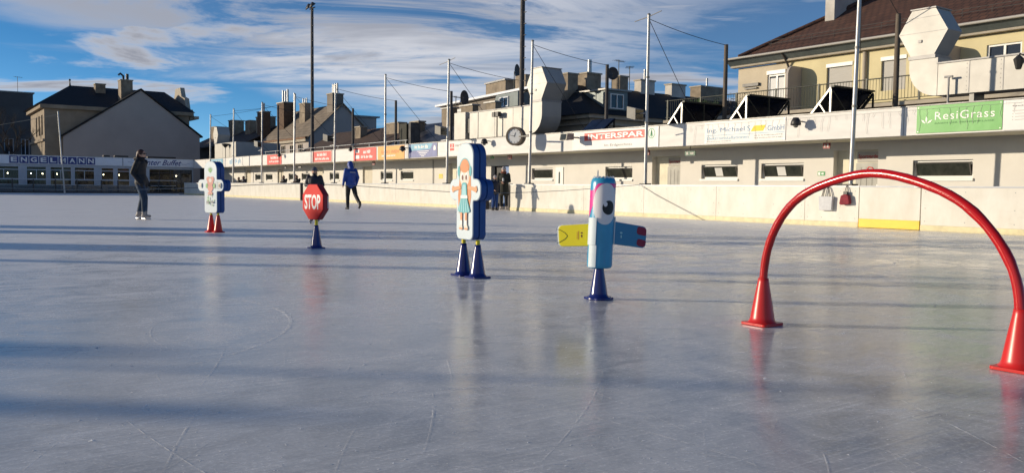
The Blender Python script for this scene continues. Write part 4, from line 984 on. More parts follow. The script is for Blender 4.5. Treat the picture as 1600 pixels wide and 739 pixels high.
m = MB(); m.box(-6, 20.9, 0.02, 0.06, -6.9, -0.17, K); m.build('inside_floor', 'concrete', kio)
for a, b in kw:
    f = MB()
    f.box(a, b, .62, .68, -.14, -.06, K); f.box(a, b, 2.20, 2.26, -.14, -.06, K); f.box(a, a + .05, .681, 2.199, -.14, -.06, K); f.box(b - .05, b, .681, 2.199, -.14, -.06, K)
    f.box(a + .051, b - .051, 1.93, 1.98, -.13, -.07, K); f.box(a + .051, b - .051, 1.12, 1.165, -.13, -.07, K)
    if b - a > 1.3: f.box((a + b) / 2 - .02, (a + b) / 2 + .02, 1.166, 1.929, -.13, -.07, K)
    fo = f.build('window', 'kiosk_frame', kio)
    for z0, z1 in ((.68, 1.12), (1.165, 1.93), (1.98, 2.2)):
        p = MB(); p.box(a + .05, b - .05, z0, z1, -.105, -.095, K); p.build('pane', 'kiosk_glass', fo)
f = MB()
for x in (17.2, 18.02, 18.95, 19.88, 20.79): f.box(x, x + .06, .1, 2.2, -.14, -.05, K)
f.box(17.261, 20.789, 1.86, 1.92, -.13, -.06, K); f.box(17.261, 20.789, 0.9, .95, -.13, -.06, K)
fo = f.build('shop_front', 'mast_dark', kio)
for a, b in ((17.26, 18.02), (18.08, 18.95), (19.01, 19.88), (19.94, 20.79)):
    for z0, z1 in ((.1, .9), (.95, 1.86), (1.92, 2.2)):
        p = MB(); p.box(a, b, z0, z1, -.10, -.09, K); p.build('pane', 'kiosk_glass', fo)
for x0, x1, z0, z1 in ((17.3, 18.0, 1.5, 1.84), (20.0, 20.75, 1.5, 1.84)):
    p = MB(); p.box(x0, x1, z0, z1, -.3, -.28, K); p.build('menu_board', 'ink_black', fo)
p = MB(); p.box(17.4, 20.7, .1, 1.0, -2.2, -1.4, K); p.build('counter', 'interior', kio)
for x in (5.6, 6.5, 8.2, 9.0, 10.2, 12.2, 13.8, 15.1, 18.4, 20.1):
    p = MB(); p.ball((x, YK + 1.4 + (x * 7 % 1.5), 1.66), .042, n=8, m=6); p.build('lamp', 'bulb', kio)
for k, (x, w_, h_) in enumerate(((5.7, 1.2, 1.3), (8.4, .9, 1.6), (10.4, 1.4, 1.2), (12.3, .7, 1.7), (13.7, .9, 1.2), (15.0, 1.1, 1.35))):
    p = MB(); p.box(x - w_ / 2, x + w_ / 2, .06, h_, -2.8 - .2 * k, -2.0 - .2 * k, K); p.build('cabinet', ('hair_dark', 'coat_olive', 'door_beige')[k % 3], kio)
# letter tiles
for k, ch in enumerate('ENGELMANN'):
    x = 6.47 + k * .711
    p = MB(); p.box(x, x + .635, 2.47, 3.06, .161, .20, K); po = p.build('letter_tile', 'letter_blue', kio)
    lettering(ch, x + .10, x + .535, 2.58, 2.96, .204, K, 'ink_white', po, name='letter', bold=0.03)
p = MB(); p.box(15.03, 20.9, 2.45, 3.10, .161, .185, K); po = p.build('name_board', 'fascia', kio)
lettering('Winter Buffet', 16.2, 19.9, 2.54, 3.04, .190, K, 'letter_blue', po, shear=0.45, bold=0.012)
p = MB(); p.tube([K(15.4, 2.80, .19), K(15.9, 2.70, .19), K(16.15, 2.76, .19)], .012, 4); p.tube([K(19.9, 2.70, .19), K(20.2, 2.64, .19), K(20.45, 2.74, .19), K(20.6, 2.72, .19)], .012, 4); p.build('flourish', 'letter_blue', po)
for x in (15.0,): p = MB(); p.box(x - .03, x + .02, 2.43, 3.12, .161, .19, K); p.build('joint', 'seam', kio)
for x, w_ in ((14.5, 1.1), (13.6, .5), (17.2, 2.4)):
    p = MB(); p.box(x, x + w_, 3.171, 3.34, -1.2, -.6, K); p.build('roof_box', 'mast_dark', kio)
# rail and kerb in front of the kiosk
t = thing('rink_fence', 'dark post fence with glass infill in front of the kiosk', 'fence', (12, 78.5, 0))
for x in (-2.5, 0.5, 3.5, 5.0, 6.53, 8.01, 9.6, 11.19, 13.04, 14.34, 15.92, 17.6, 19.1):
    p = MB(); p.box(x - .045, x + .045, 78.46, 78.54, .20, 1.18); p.build('post', 'mast_dark', t)
p = MB(); p.box(-4, 19.15, 78.44, 78.56, 1.181, 1.215); p.build('top_rail', 'kiosk_frame', t)
p = MB(); p.box(-4, 19.15, 78.47, 78.53, .72, .75); p.build('mid_rail', 'kiosk_frame', t)
xs = [-2.5, 0.5, 3.5, 5.0, 6.53, 8.01, 9.6, 11.19, 13.04, 14.34, 15.92, 17.6, 19.1]
for a, b in zip(xs, xs[1:]):
    p = MB(); p.box(a + .05, b - .05, 78.495, 78.503, .21, .715); p.build('glass_panel', 'kiosk_glass', t)
p = MB(); p.box(-16, 19.15, 77.9, 78.7, -.05, .20); tag(p.build('kerb', 'mast_dark'), kind='structure')
p = MB(); p.box(-16, 19.15, 77.72, 77.88, -.02, .05); tag(p.build('snow_bank', 'snow'), 'low strip of scraped snow along the far edge of the ice', 'snow', kind='stuff')
t = thing('flag_pole', 'thin leaning pole in front of the M of the kiosk lettering', 'pole', (9.95, 77.2, 0))
m = MB(); m.tube([(10.1, 77.2, 0), (9.92, 77.2, 3.0), (9.72, 77.2, 6.64)], [.07, .06, .05], 8); m.build('shaft', 'steel', t)
m = MB(); m.tube(wire_pts((9.74, 77.2, 6.4), (-6, 77.2, 3.2), .3), .015, 5); m.build('wire', 'stone_trim', t)

# ------------------------------------------------------------------ houses behind
def chimney(t, x0, x1, y0, y1, z0, z1, m='chimney', flues=0, fh=.8, fr=.10, pots=True):
    b = MB(); b.box(x0, x1, y0, y1, z0, z1); c = b.build('chimney', m, t)
    b = MB(); b.box(x0 - .07, x1 + .07, y0 - .07, y1 + .07, z1 + .001, z1 + .10); b.build('chimney_cap', 'stone_trim' if m != 'brick_red' else 'coping', c)
    for k in range(flues):
        yy = y0 + (y1 - y0) * (k + .5) / flues; b = MB(); b.tube([((x0 + x1) / 2, yy, z1 + .1), ((x0 + x1) / 2, yy, z1 + .1 + fh * (1 - .08 * (k % 2)))], fr, 8); b.build('flue', 'steel', c)
    return c
def gable_roof(t, x0, x1, y0, y1, ze, zr, m, axis='Y', over=.35, thick=.12):
    """ridge along the given axis; two sloping slabs"""
    if axis == 'Y':
        xm = (x0 + x1) / 2; sl = (zr - ze) / (xm - x0)
        for a, s in ((x0, 1), (x1, -1)):
            e = a - s * over; ez = ze - sl * over
            p = [(e, y0 - over, ez), (e, y1 + over, ez), (xm, y1 + over, zr), (xm, y0 - over, zr)]
            b = MB(); b.add(p + [(x, y, z - thick) for x, y, z in p], [(0, 1, 2, 3), (7, 6, 5, 4), (0, 1, 5, 4), (1, 2, 6, 5), (2, 3, 7, 6), (3, 0, 4, 7)]); b.build('roof_slope', m, t, uv=True)
    else:
        ym = (y0 + y1) / 2; sl = (zr - ze) / (ym - y0)
        for a, s in ((y0, 1), (y1, -1)):
            e = a - s * over; ez = ze - sl * over
            p = [(x0 - over, e, ez), (x1 + over, e, ez), (x1 + over, ym, zr), (x0 - over, ym, zr)]
            b = MB(); b.add(p + [(x, y, z - thick) for x, y, z in p], [(0, 1, 2, 3), (7, 6, 5, 4), (0, 1, 5, 4), (1, 2, 6, 5), (2, 3, 7, 6), (3, 0, 4, 7)]); b.build('roof_slope', m, t, uv=True)
def hip_roof(t, x0, x1, y0, y1, ze, zr, rx0, rx1, ym, m, name='roof'):
    p = [(x0, y0, ze), (x1, y0, ze), (x1, y1, ze), (x0, y1, ze), (rx0, ym, zr), (rx1, ym, zr)]
    b = MB(); b.add(p, [(0, 1, 5, 4), (1, 2, 5), (2, 3, 4, 5), (3, 0, 4), (3, 2, 1, 0)]); return b.build(name, m, t, uv=True)
def house_window(t, mp, u0, u1, v0, v1, frame='frame_white', glass='house_glass', cross=True, d=0.06, proud=0.012):
    f = MB(); f.box(u0, u1, v0, v0 + .07, .001, proud + d, mp); f.box(u0, u1, v1 - .07, v1, .001, proud + d, mp)
    f.box(u0, u0 + .07, v0 + .071, v1 - .071, .001, proud + d, mp); f.box(u1 - .07, u1, v0 + .071, v1 - .071, .001, proud + d, mp)
    if cross: f.box((u0 + u1) / 2 - .04, (u0 + u1) / 2 + .04, v0 + .071, v1 - .071, .001, proud + d * .9, mp)
    fo = f.build('window', frame, t); p = MB(); p.box(u0 + .07, u1 - .07, v0 + .07, v1 - .07, .001, proud + .004, mp); p.build('pane', glass, fo); return fo
def dish(label, x, y, z, r, az=-50, post=1.0):
    t = thing('satellite_dish', label, 'satellite dish', (x, y, z - post), 'satellite dishes')
    m = MB(); m.tube([(x, y, z - post), (x, y, z)], .03, 6); m.build('post', 'rail_dark', t)
    f = rot_map((x, y, z), az); m = MB(); n = 18; rings = [[f(q * r * math.cos(2 * math.pi * k / n), q * r * 1.1 * math.sin(2 * math.pi * k / n), .12 + .22 * r * q * q) for k in range(n)] for q in (.02, .35, .7, 1)]
    m.add([p for rg in rings for p in rg], [(i * n + k, i * n + (k + 1) % n, (i + 1) * n + (k + 1) % n, (i + 1) * n + k) for i in range(3) for k in range(n)], True); m.build('reflector', 'dish', t, recalc=False)
    m = MB(); m.tube([f(0, -r, .2), f(0, 0, .2 + r * .9)], .015, 5); m.build('arm', 'rail_dark', t)
def antenna(label, x, y, z0, z1, n=4, yaw=0.6):
    t = thing('roof_antenna', label, 'antenna', (x, y, z0), 'roof aerials')
    m = MB(); m.tube([(x, y, z0), (x, y, z1)], .03, 6); m.build('mast', 'rail_dark', t)
    m = MB(); c, s = math.cos(yaw), math.sin(yaw); m.tube([(x - .5 * c, y - .5 * s, z1 - .05), (x + .8 * c, y + .8 * s, z1 - .05)], .018, 5)
    for k in range(n): q = -.45 + 1.2 * k / n; m.tube([(x + q * c + .3 * s, y + q * s - .3 * c, z1 - .05), (x + q * c - .3 * s, y + q * s + .3 * c, z1 - .05)], .012, 4)
    m.build('aerial', 'rail_dark', t)

# far left block
t = thing('apartment_block', 'flat-topped dark grey block at the left edge', 'building', (0, 140, 0))
m = MB(); wall_holes(m, FY(135), -34, 13.95, 0, 13.2, [(10.4, 11.5, 4.6, 6.9), (12.4, 13.4, 4.6, 6.9), (5.6, 6.7, 4.6, 6.9), (5.6, 6.7, 9, 11.2)], .25); m.box(-34, 13.94, 135.3, 149, 0, 13.19); m.build('wall', 'stucco_dark', t, recalc=False)
m = MB(); m.box(-34.2, 14.15, 134.9, 149, 13.201, 13.36); m.build('roof_edge', 'coping', t)
for a, b in ((10.4, 11.5), (12.4, 13.4), (5.6, 6.7)): house_window(t, FY(135.2), a, b, 4.6, 6.9, 'kiosk_frame')
antenna('thin aerial on the flat block at the left edge', 12.3, 137, 13.3, 15.6)

# grey gable house
t = thing('gable_house', 'house with wide plain grey gable wall and dark hipped roof', 'house', (19, 105, 0))
m = MB(); m.prism([(12.95, 0), (26.8, 0), (26.8, 6.35), (20.6, 11.05), (12.95, 5.75)], -99.7, -99.4, lambda u, v, w: (u, -w, v)); m.build('gable_wall', 'stucco_grey', t)
for (xa, za), (xb, zb) in (((12.6, 5.6), (20.6, 11.14)), ((27.1, 6.2), (20.6, 11.14))):
    p = [(xa, 99.2, za), (xa, 108, za), (xb, 108, zb), (xb, 99.2, zb)]
    b = MB(); b.add([(x, y, z + .14) for x, y, z in p] + p, [(0, 1, 2, 3), (7, 6, 5, 4), (0, 1, 5, 4), (1, 2, 6, 5), (2, 3, 7, 6), (3, 0, 4, 7)]); b.build('roof_slope', 'tiles_dark', t, uv=True)
m = MB(); wall_holes(m, lambda u, v, w: (11.3 - w, u, v), 99.9, 112, 0, 8.6, [(101.2, 102.4, 5.9, 8.0), (103.6, 104.8, 5.9, 8.0), (106.0, 107.2, 5.9, 8.0)], .3)
m.box(11.6, 25.8, 99.9, 112, 0, 8.59); m.quad((11.3, 99.9, 0), (11.6, 99.9, 0), (11.6, 99.9, 8.6), (11.3, 99.9, 8.6)); m.build('wall', 'stone_old', t, recalc=False)
for a in (101.2, 103.6, 106.0): house_window(t, FX(11.55), a, a + 1.2, 5.9, 8.0, 'stone_trim')
m = MB(); m.box(10.9, 26.2, 99.5, 112.4, 8.6, 9.0); m.box(11.1, 11.35, 99.8, 112, 5.2, 5.45); m.build('cornice', 'stone_old', t)
hip_roof(t, 10.6, 26.4, 99.6, 112.6, 9.0, 11.75, 14.6, 24.6, 106.2, 'tiles_dark')
chimney(t, 18.9, 20.1, 101.0, 102.6, 9.5, 12.2, flues=0)
m = MB(); m.tube([(19.3, 101.8, 12.3), (19.3, 101.8, 12.75), (19.0, 101.8, 13.0), (18.8, 101.8, 12.8)], .12, 8); m.tube([(19.7, 101.8, 12.3), (19.7, 101.8, 13.0)], .16, 8); m.build('chimney_cowl', 'lamp_black', t)
chimney(t, 16.9, 17.9, 104.2, 105.4, 10.5, 11.9)
m = MB(); m.tube([(14.6, 106.2, 11.7), (14.6, 106.2, 12.3)], [.12, .03], 6); m.ball((14.6, 106.2, 12.35), .12, n=8, m=6); m.build('finial', 'lamp_black', t)
m = MB(); m.prism([(99.9, 8.2), (100.6, 9.4), (101.6, 9.5), (102.2, 10.8), (103.6, 11.1), (104.2, 12.2), (106.4, 12.2), (107, 11.1), (108.4, 10.8), (109, 9.5), (110.6, 9.4), (111.5, 8.2)], -26.4, -25.9, lambda u, v, w: (-w, u, v)); m.build('stepped_gable', 'stone_trim', t)
m = MB(); m.box(26.3, 26.8, 99.6, 112, 8.3, 8.6); m.build('cornice', 'stone_trim', t)

# bare tree in front of the far left block
def bare_tree(label, x, y, h, seed):
    t = thing('bare_tree', label, 'tree', (x, y, 0)); r_ = random.Random(seed); tr = MB(); cr = MB()
    def grow(mb_, p, d, ln, rad, lv):
        q = p + d * ln; mid = p + d * ln * .5 + Vector((r_.uniform(-1, 1), r_.uniform(-1, 1), r_.uniform(-.5, .5))) * ln * .06
        mb_.tube([p, mid, q], [rad, rad * .85, rad * .65], 5, caps=False)
        if lv <= 0: return
        for _ in range(3 if lv > 1 else 4):
            nd = (d + Vector((r_.uniform(-1, 1), r_.uniform(-1, 1), r_.uniform(-.25, .8))) * .75).normalized()
            grow(cr, p.lerp(q, r_.uniform(.55, 1)), nd, ln * r_.uniform(.55, .8), rad * .55, lv - 1)
    grow(tr, Vector((x, y, 0)), Vector((0, 0, 1)), h * .38, h * .016, 5)
    tr.build('trunk', 'bark', t); cr.build('crown', 'bark', t, recalc=False)
bare_tree('leafless tree before the dark block at the left edge', 8.2, 104, 9.5, 4)

# low roofs between the gable house and the steep slate house
t = thing('low_house', 'low brown-roofed house between grey gable and steep slate roof', 'house', (33, 100, 0))
m = MB(); m.box(29.4, 37, 90.5, 115, 0, 5.6); m.build('wall', 'stucco_taupe', t)
gable_roof(t, 29.4, 37, 90.5, 115, 5.6, 7.5, 'tiles_brown')
for y0, y1, z1 in ((96.5, 98.2, 8.2), (92.0, 94.4, 8.4), (103, 104.5, 8.6), (110.2, 112, 8.2)): chimney(t, 31.6, 33.0, y0, y1, 6.2, z1, 'chimney')
# steep slate house
t = thing('slate_house', 'steep slate-roofed house with tall chimneys and shaded gable end', 'house', (33.4, 81, 0))
m = MB(); m.prism([(30, 0), (36.8, 0), (36.8, 5.5), (33.4, 8.62), (30, 5.5)], -87.6, -75.0, lambda u, v, w: (u, -w, v)); m.build('wall', 'stucco_grey', t)
gable_roof(t, 30, 36.8, 75.0, 87.6, 5.5, 8.72, 'tiles_slate', over=.2)
m = MB(); m.box(29.62, 29.98, 74.9, 87.8, 5.24, 5.42); m.build('eave_tiles', 'tiles_orange', t, uv=True)
m = MB(); m.box(29.7, 29.99, 75.0, 87.6, 4.98, 5.22); m.build('cornice', 'stone_trim', t)
for y in (76.5, 78.6, 81.0, 83.4, 85.6): house_window(t, FX(30), y, y + 1.0, 3.5, 4.8, 'stone_trim')
chimney(t, 32.5, 33.6, 75.3, 76.6, 7.0, 9.55, 'stucco_taupe', flues=5, fh=.95, fr=.09)
chimney(t, 31.7, 32.3, 80.2, 81.6, 7.0, 8.95, 'chimney', flues=3, fh=.5, fr=.07)
chimney(t, 31.2, 32.3, 84.6, 86.6, 6.3, 9.35, 'brick_red', flues=3, fh=1.3, fr=.11)
chimney(t, 30.8, 31.7, 90.0, 91.6, 5.5, 8.75, 'brick_red', flues=1, fh=.9, fr=.14)
m = MB(); m.box(34.9, 37.4, 76.0, 78.2, 5.0, 7.6); m.build('dormer', 'stucco_grey', t)
m = MB(); m.box(34.7, 37.7, 75.8, 78.4, 7.601, 7.75); m.build('dormer_roof', 'coping', t)
# low brown tile roof
t = thing('tile_roof_house', 'low house with dark brown tiled roof behind the red banner', 'house', (31, 60, 0))
m = MB(); m.box(27.9, 34, 55.2, 71, 0, 3.9); m.build('wall', 'stucco_taupe', t)
gable_roof(t, 27.9, 34, 55.2, 71, 3.9, 5.6, 'tiles_brown')
for x, y0, y1 in ((29.6, 56.4, 58.6), (29.4, 62.6, 63.8)): chimney(t, x, x + .6, y0, y1, 4.4, 5.6, 'chimney')
t = thing('metal_roof_house', 'house with dark standing-seam metal roof and black fire wall', 'house', (31, 50, 0))
m = MB(); m.box(28.0, 34, 42.6, 55.0, 0, 3.9); m.build('wall', 'stucco_taupe', t)
gable_roof(t, 28.0, 34, 42.6, 55.0, 3.9, 5.5, 'seam_roof')
m = MB(); m.box(27.6, 28.35, 50.9, 51.2, 3.0, 5.25); m.build('fire_wall', 'roofing', t)
m = MB(); m.box(27.55, 28.2, 51.4, 52.4, 3.0, 5.2); m.build('vent_shaft', 'coat_olive', t)
for y0, y1 in ((48.6, 49.9), (46.0, 47.5), (43.4, 44.6)):
    b = MB(); b.box(29.4, 29.95, y0, y1, 4.4, 4.95); b.build('chimney_base', 'chimney_white', t)
    b = MB(); b.box(29.45, 29.9, y0 + .05, y1 - .05, 4.951, 6.15); c = b.build('chimney', 'chimney', t)
    b = MB(); b.box(29.35, 30.0, y0 - .05, y1 + .05, 6.151, 6.24); b.build('chimney_cap', 'coping', c)
chimney(t, 29.5, 30.0, 53.2, 54.4, 4.4, 5.5, 'chimney')
dish('satellite dish on the chimneys above the blue banner', 29.6, 47.6, 6.75, .45, -70, 1.2)
antenna('stubby aerial on the chimneys above the blue banner', 30.0, 49.0, 6.2, 7.0, 3)
# taupe penthouse with snow-bright roof edge
t = thing('penthouse', 'taupe flat-roofed upper storey with bright white roof edge', 'building', (34, 50, 0))
A, B = Vector((34.08, 57.8)), Vector((32.3, 43.6)); dv = (B - A).normalized(); nv = Vector((dv.y, -dv.x)); nv = nv if nv.x < 0 else -nv
PM = lambda u, v, w: (A.x + dv.x * u + nv.x * w, A.y + dv.y * u + nv.y * w, v)
ln = (B - A).length
m = MB(); m.box(0, ln, 0, 7.15, -1.3, 0, PM); m.build('wall', 'stucco_taupe', t)
m = MB(); m.box(-.3, ln + .3, 7.151, 7.30, -1.5, .45, PM); m.build('roof_edge', 'snow_edge', t)
for u in (2.6, 9.0): house_window(t, PM, u, u + 1.7, 5.5, 6.55, 'frame_white'); b = MB(); b.box(u - .1, u + 1.8, 6.551, 6.72, .001, .14, PM); b.build('shutter_box', 'frame_white', t)
m = MB(); m.prism([(10.6, 6.1), (14.2, 6.1), (14.2, 7.0), (11.2, 7.0)], .0, .9, PM); m.build('dormer', 'zinc', t)
house_window(t, lambda u, v, w: PM(u, v, w + .9), 11.7, 13.0, 6.15, 6.8, 'kiosk_frame')
b = MB(); b.box(7.2, 10.2, 7.301, 8.2, -1.2, -.3, PM); c = b.build('chimney', 'chimney', t); b = MB(); b.box(7.1, 10.3, 8.201, 8.3, -1.3, -.2, PM); b.build('chimney_cap', 'coping', c)
p = PM(10.7, 0, -.7); dish('satellite dish on the penthouse roof by the tall mast', p[0], p[1], 8.75, .45, -60, 1.4)
b = MB(); b.box(11.6, 13.0, 7.301, 8.3, -1.1, -.3, PM); b.build('chimney', 'chimney', t)
# dark slate house
t = thing('dark_roof_house', 'house with broad near-black roof, dormer and row of chimneys', 'house', (45, 45, 0))
m = MB(); m.box(36.2, 58, 42.4, 50, 0, 5.5); m.build('wall', 'stone_trim', t)
m = MB(); m.box(35.8, 58.3, 42.0, 50.4, 5.5, 5.75); m.box(35.95, 58.2, 42.15, 50.3, 5.1, 5.22); m.build('cornice', 'stone_trim', t)
hip_roof(t, 35.5, 58.6, 41.8, 50.6, 5.75, 8.15, 38.2, 56, 46.2, 'tiles_dark')
m = MB(); m.box(37.7, 39.7, 42.6, 45.5, 6.0, 7.45); dm = m.build('dormer', 'zinc', t)
m = MB(); m.box(37.5, 39.9, 42.4, 45.6, 7.451, 7.56); m.build('dormer_roof', 'coping', dm)
house_window(t, FY(42.6), 38.1, 39.3, 6.25, 7.25)
chimney(t, 36.9, 37.8, 45.6, 46.6, 6.5, 8.75, 'chimney'); chimney(t, 38.7, 40.0, 45.7, 46.7, 7.3, 8.95, 'chimney', flues=1, fh=.95, fr=.15)
chimney(t, 41.9, 42.7, 45.8, 46.7, 7.6, 9.0, 'chimney'); chimney(t, 44.0, 45.4, 45.8, 46.5, 7.6, 8.9, 'chimney_white', flues=1, fh=.8, fr=.09)
chimney(t, 47.2, 48.7, 45.8, 46.5, 7.6, 8.85, 'chimney_white'); chimney(t, 50.4, 53.0, 45.8, 46.9, 7.6, 8.95, 'chimney', flues=1, fh=.7, fr=.08)
dish('big dark satellite dish on the black roof', 41.2, 45.9, 9.15, .42, -115, 1.1)
antenna('tall aerial behind the black roof ridge, left of its pair', 42.4, 46.5, 8.2, 10.3, 4, .3); antenna('shorter aerial behind the black roof ridge, right of its pair', 43.3, 46.3, 8.2, 9.9, 4, .9)

# yellow house with terrace
yh = thing('yellow_house', 'yellow house with beige end bay, red-brown hipped roof and long terrace', 'house', (36, 17, 0))
XY_ = 32.0; Y_ = FX(XY_)
m = MB(); wall_holes(m, Y_, 2, 23.85, 0, 6.62, [(20.79, 22.0, 4.2, 6.30), (18.45, 19.5, 4.95, 6.25), (14.2, 15.4, 4.95, 6.25), (11.5, 12.6, 4.2, 6.3)], .14); m.build('wall', 'stucco_yellow', yh, recalc=False)
m = MB(); wall_holes(m, Y_, 23.85, 26.75, 0, 6.62, [(24.11, 25.08, 4.2, 6.32)], .14); m.box(32.2, 44, 2, 26.74, 0, 6.6); m.quad((32, 26.75, 0), (32.25, 26.75, 0), (32.25, 26.75, 6.62), (32, 26.75, 6.62)); m.build('end_bay', 'stucco_beige', yh, recalc=False)
for a, b, z0 in ((20.79, 22.0, 4.2), (18.45, 19.5, 4.95), (11.5, 12.6, 4.2)):
    b_ = MB(); b_.box(a + .002, b - .002, z0, 6.14, -.13, -.09, Y_); so = b_.build('roller_shutter', 'shutter', yh); b_ = MB(); b_.box(a - .02, b + .02, 6.15, 6.30, -.1, .03, Y_); b_.build('shutter_box', 'frame_white', so)
house_window(yh, FX(XY_ + .13), 24.115, 25.075, 4.2, 6.15); b_ = MB(); b_.box(24.08, 25.1, 6.16, 6.33, -.1, .04, Y_); b_.build('shutter_box', 'frame_white', yh)
for a, b in ((24.2, 24.55), (24.66, 25.0)): b_ = MB(); b_.box(a, b, 4.3, 6.0, .026, .03, FX(XY_ + .13)); b_.build('curtain', 'paper', yh)
house_window(yh, FX(XY_ + .13), 14.2, 15.4, 4.95, 6.25)
m = MB(); m.box(2, 27.0, 6.641, 6.72, -.02, .28, Y_); m.build('cornice', 'stone_trim', yh)
m = MB(); m.prism([(.0, 6.721), (.26, 6.721), (.62, 7.0), (.0, 7.0)], 2, 27.05, lambda u, v, w: (XY_ - u, w, v)); m.build('eave', 'zinc', yh)
m = MB(); m.tube([(XY_ - .68, 2, 7.0), (XY_ - .68, 27.05, 7.0)], .055, 8); m.build('gutter', 'shutter', yh)
m = MB(); m.tube([(XY_ - .55, 23.9, 6.95), (XY_ - .2, 23.9, 6.6), (XY_ - .06, 23.9, 6.4), (XY_ - .06, 23.9, 4.2)], .05, 8); m.build('downpipe', 'mast_dark', yh)
m = MB(); m.tube([(XY_ - .06, 20.2, 6.6), (XY_ - .06, 20.2, 4.2)], .09, 8); m.build('downpipe', 'stone_trim', yh)
E0, PT = 31.45, .60; xr = 38.05; zr = 7.02 + PT * (xr - E0)
p = [(E0, 0, 7.02), (E0, 26.3, 7.02), (2 * xr - E0, 26.3, 7.02), (2 * xr - E0, 0, 7.02), (xr, 26.3 - .85 * (xr - E0), zr), (xr, 0, zr)]
b_ = MB(); b_.add(p, [(0, 1, 4, 5), (1, 2, 4), (2, 3, 5, 4)]); b_.build('roof', 'tiles_red', yh, uv=True)
b_ = MB(); b_.tube([Vector(p[1]) + Vector((0, 0, .04)), Vector(p[4]) + Vector((0, 0, .04))], .11, 8); b_.build('hip_ridge', 'tiles_red', yh, uv=True)
sg = MB(); x_ = E0 + .75; z_ = 7.02 + PT * .75
for dz in (.12, .26): sg.tube([(x_, 2, z_ + dz), (x_, 25.2, z_ + dz)], .014, 5)
for k in range(22): sg.tube([(x_, 2.4 + k * 1.08, z_ - .02), (x_, 2.4 + k * 1.08, z_ + .28)], .012, 5)
sg.build('snow_guard', 'mast_dark', yh)
chimney(yh, 34.1, 35.9, 23.15, 23.62, 7.6, 11.6, 'chimney_white'); chimney(yh, 37.2, 38.8, 20.6, 22.4, 9.6, 11.9, 'chimney_white'); chimney(yh, 37.4, 38.6, 15.6, 17.0, 10.0, 11.5, 'chimney')
# terrace
m = MB(); m.box(29.35, 31.999, 2, 29.0, 4.05, 4.18); m.build('terrace_slab', 'stone_trim', yh)
m = MB(); m.box(29.6, 31.9, 2, 28.9, 0, 4.049); m.build('terrace_wall', 'brick_red', yh)
for z in (3.55, 3.82): m = MB(); m.box(29.42, 29.599, 2, 28.95, z, z + .07); m.build('ledge', 'stone_trim', yh)
m = MB(); m.tube([(29.45, 2, 5.10), (29.45, 28.95, 5.10)], .022, 6); m.tube([(29.45, 2, 4.30), (29.45, 28.95, 4.30)], .016, 6)
y = 2.0
while y < 28.95: m.tube([(29.45, y, 4.30), (29.45, y, 5.10)], .0085, 4, caps=False); y += .125
ro = tag(m.build('railing_bars', 'rail_dark', yh), kind='stuff')
for k in range(14): m = MB(); m.box(29.42, 29.48, 2 + k * 2.06, 2.06 + k * 2.06, 4.181, 5.14); m.build('railing_post', 'rail_dark', yh)
for y in (23.25, 16.35, 9.5):
    m = MB(); m.prism(round_poly([(31.05, 4.181), (31.998, 4.181), (31.998, 6.32), (31.05, 6.32)], [0, 0, 0, .4], 8), y, y + .12, lambda u, v, w: (u, w, v)); m.build('partition', 'stucco_grey', yh)
m = MB(); m.box(25.5, 26.4, 5.72, 5.86, .001, .12, Y_); m.box(25.6, 26.3, 5.60, 5.66, .001, .10, Y_); m.build('wall_lamp', 'lamp_black', yh)
for k in range(5): pass
t = thing('potted_plants', 'row of dry potted plants on the terrace of the beige end bay', 'plants', (29.9, 25.4, 4.18))
rr = random.Random(8)
for k in range(4):
    y = 24.3 + k * .62; b_ = MB(); b_.lathe([(.10, 0), (.15, .26), (.14, .26), (.001, .24)], (29.85, y, 4.18), 10); b_.build('pot', 'brick_red', t)
    b_ = MB()
    for _ in range(90):
        c = Vector((29.85, y, 4.45)) + Vector((rr.gauss(0, .14), rr.gauss(0, .2), abs(rr.gauss(.25, .22)))); d = Vector((rr.uniform(-1, 1), rr.uniform(-1, 1), rr.uniform(-1, 1))).normalized() * .07; e = d.orthogonal().normalized() * .025
        b_.quad(c - d, c + e, c + d, c - e)
    b_.build('leaves', ('leaf', 'stone_trim', 'bark', 'leaf')[k], t, recalc=False)
def shrub(label, x, y, z, r, h, seed):
    t = thing('garden_shrub', label, 'shrub', (x, y, z)); rr = random.Random(seed); b_ = MB()
    for k in range(7): b_.tube([(x, y, z), (x + rr.uniform(-.4, .4) * r, y + rr.uniform(-.4, .4) * r, z + h * .7)], [.03, .012], 5)
    b_.build('stems', 'bark', t); b_ = MB()
    for _ in range(900):
        d = Vector((rr.gauss(0, 1), rr.gauss(0, 1), rr.gauss(0, 1))).normalized() * (rr.random() ** .4); c = Vector((x + d.x * r, y + d.y * r, z + h * .55 + d.z * h * .5))
        e = Vector((rr.uniform(-1, 1), rr.uniform(-1, 1), rr.uniform(-1, 1))).normalized() * .09; f = e.orthogonal().normalized() * .045
        b_.quad(c - e, c + f, c + e, c - f)
    b_.build('leaves', 'leaf', t, recalc=False)
shrub('green shrub behind the terrace railing left of the yellow house', 30.6, 27.9, 4.18, .75, 1.0, 2)

# unseen block, added with stacks shaped to throw the long shadows over the ice
t = thing('shadow_block', 'unseen added brick block with stacks that throw shadows over the ice', 'building', (-22, 28, 0))
m = MB(); m.box(-30, -17.9, 8, 46, 0, 3.4); m.build('wall', 'brick_red', t)
m = MB(); m.box(-30.3, -17.6, 7.7, 46.3, 3.4, 3.6); m.build('roof', 'roofing', t)
for c, w_, h_ in ((16.0, 1.1, 9.6), (14.35, .9, 9.2), (11.1, 1.15, 5.7), (9.05, .26, 7.2), (3.85, .085, 6.5), (4.2, .42, 4.35), (3.13, .26, 4.4)):
    y = (c + .641 * 17.3) / .768
    m = MB(); m.tube([(-17.3, y, 0), (-17.3, y, h_)], w_ / 2, 12); m.build('shadow_stack', 'mast_dark' if w_ < .4 else 'brick_red', t)

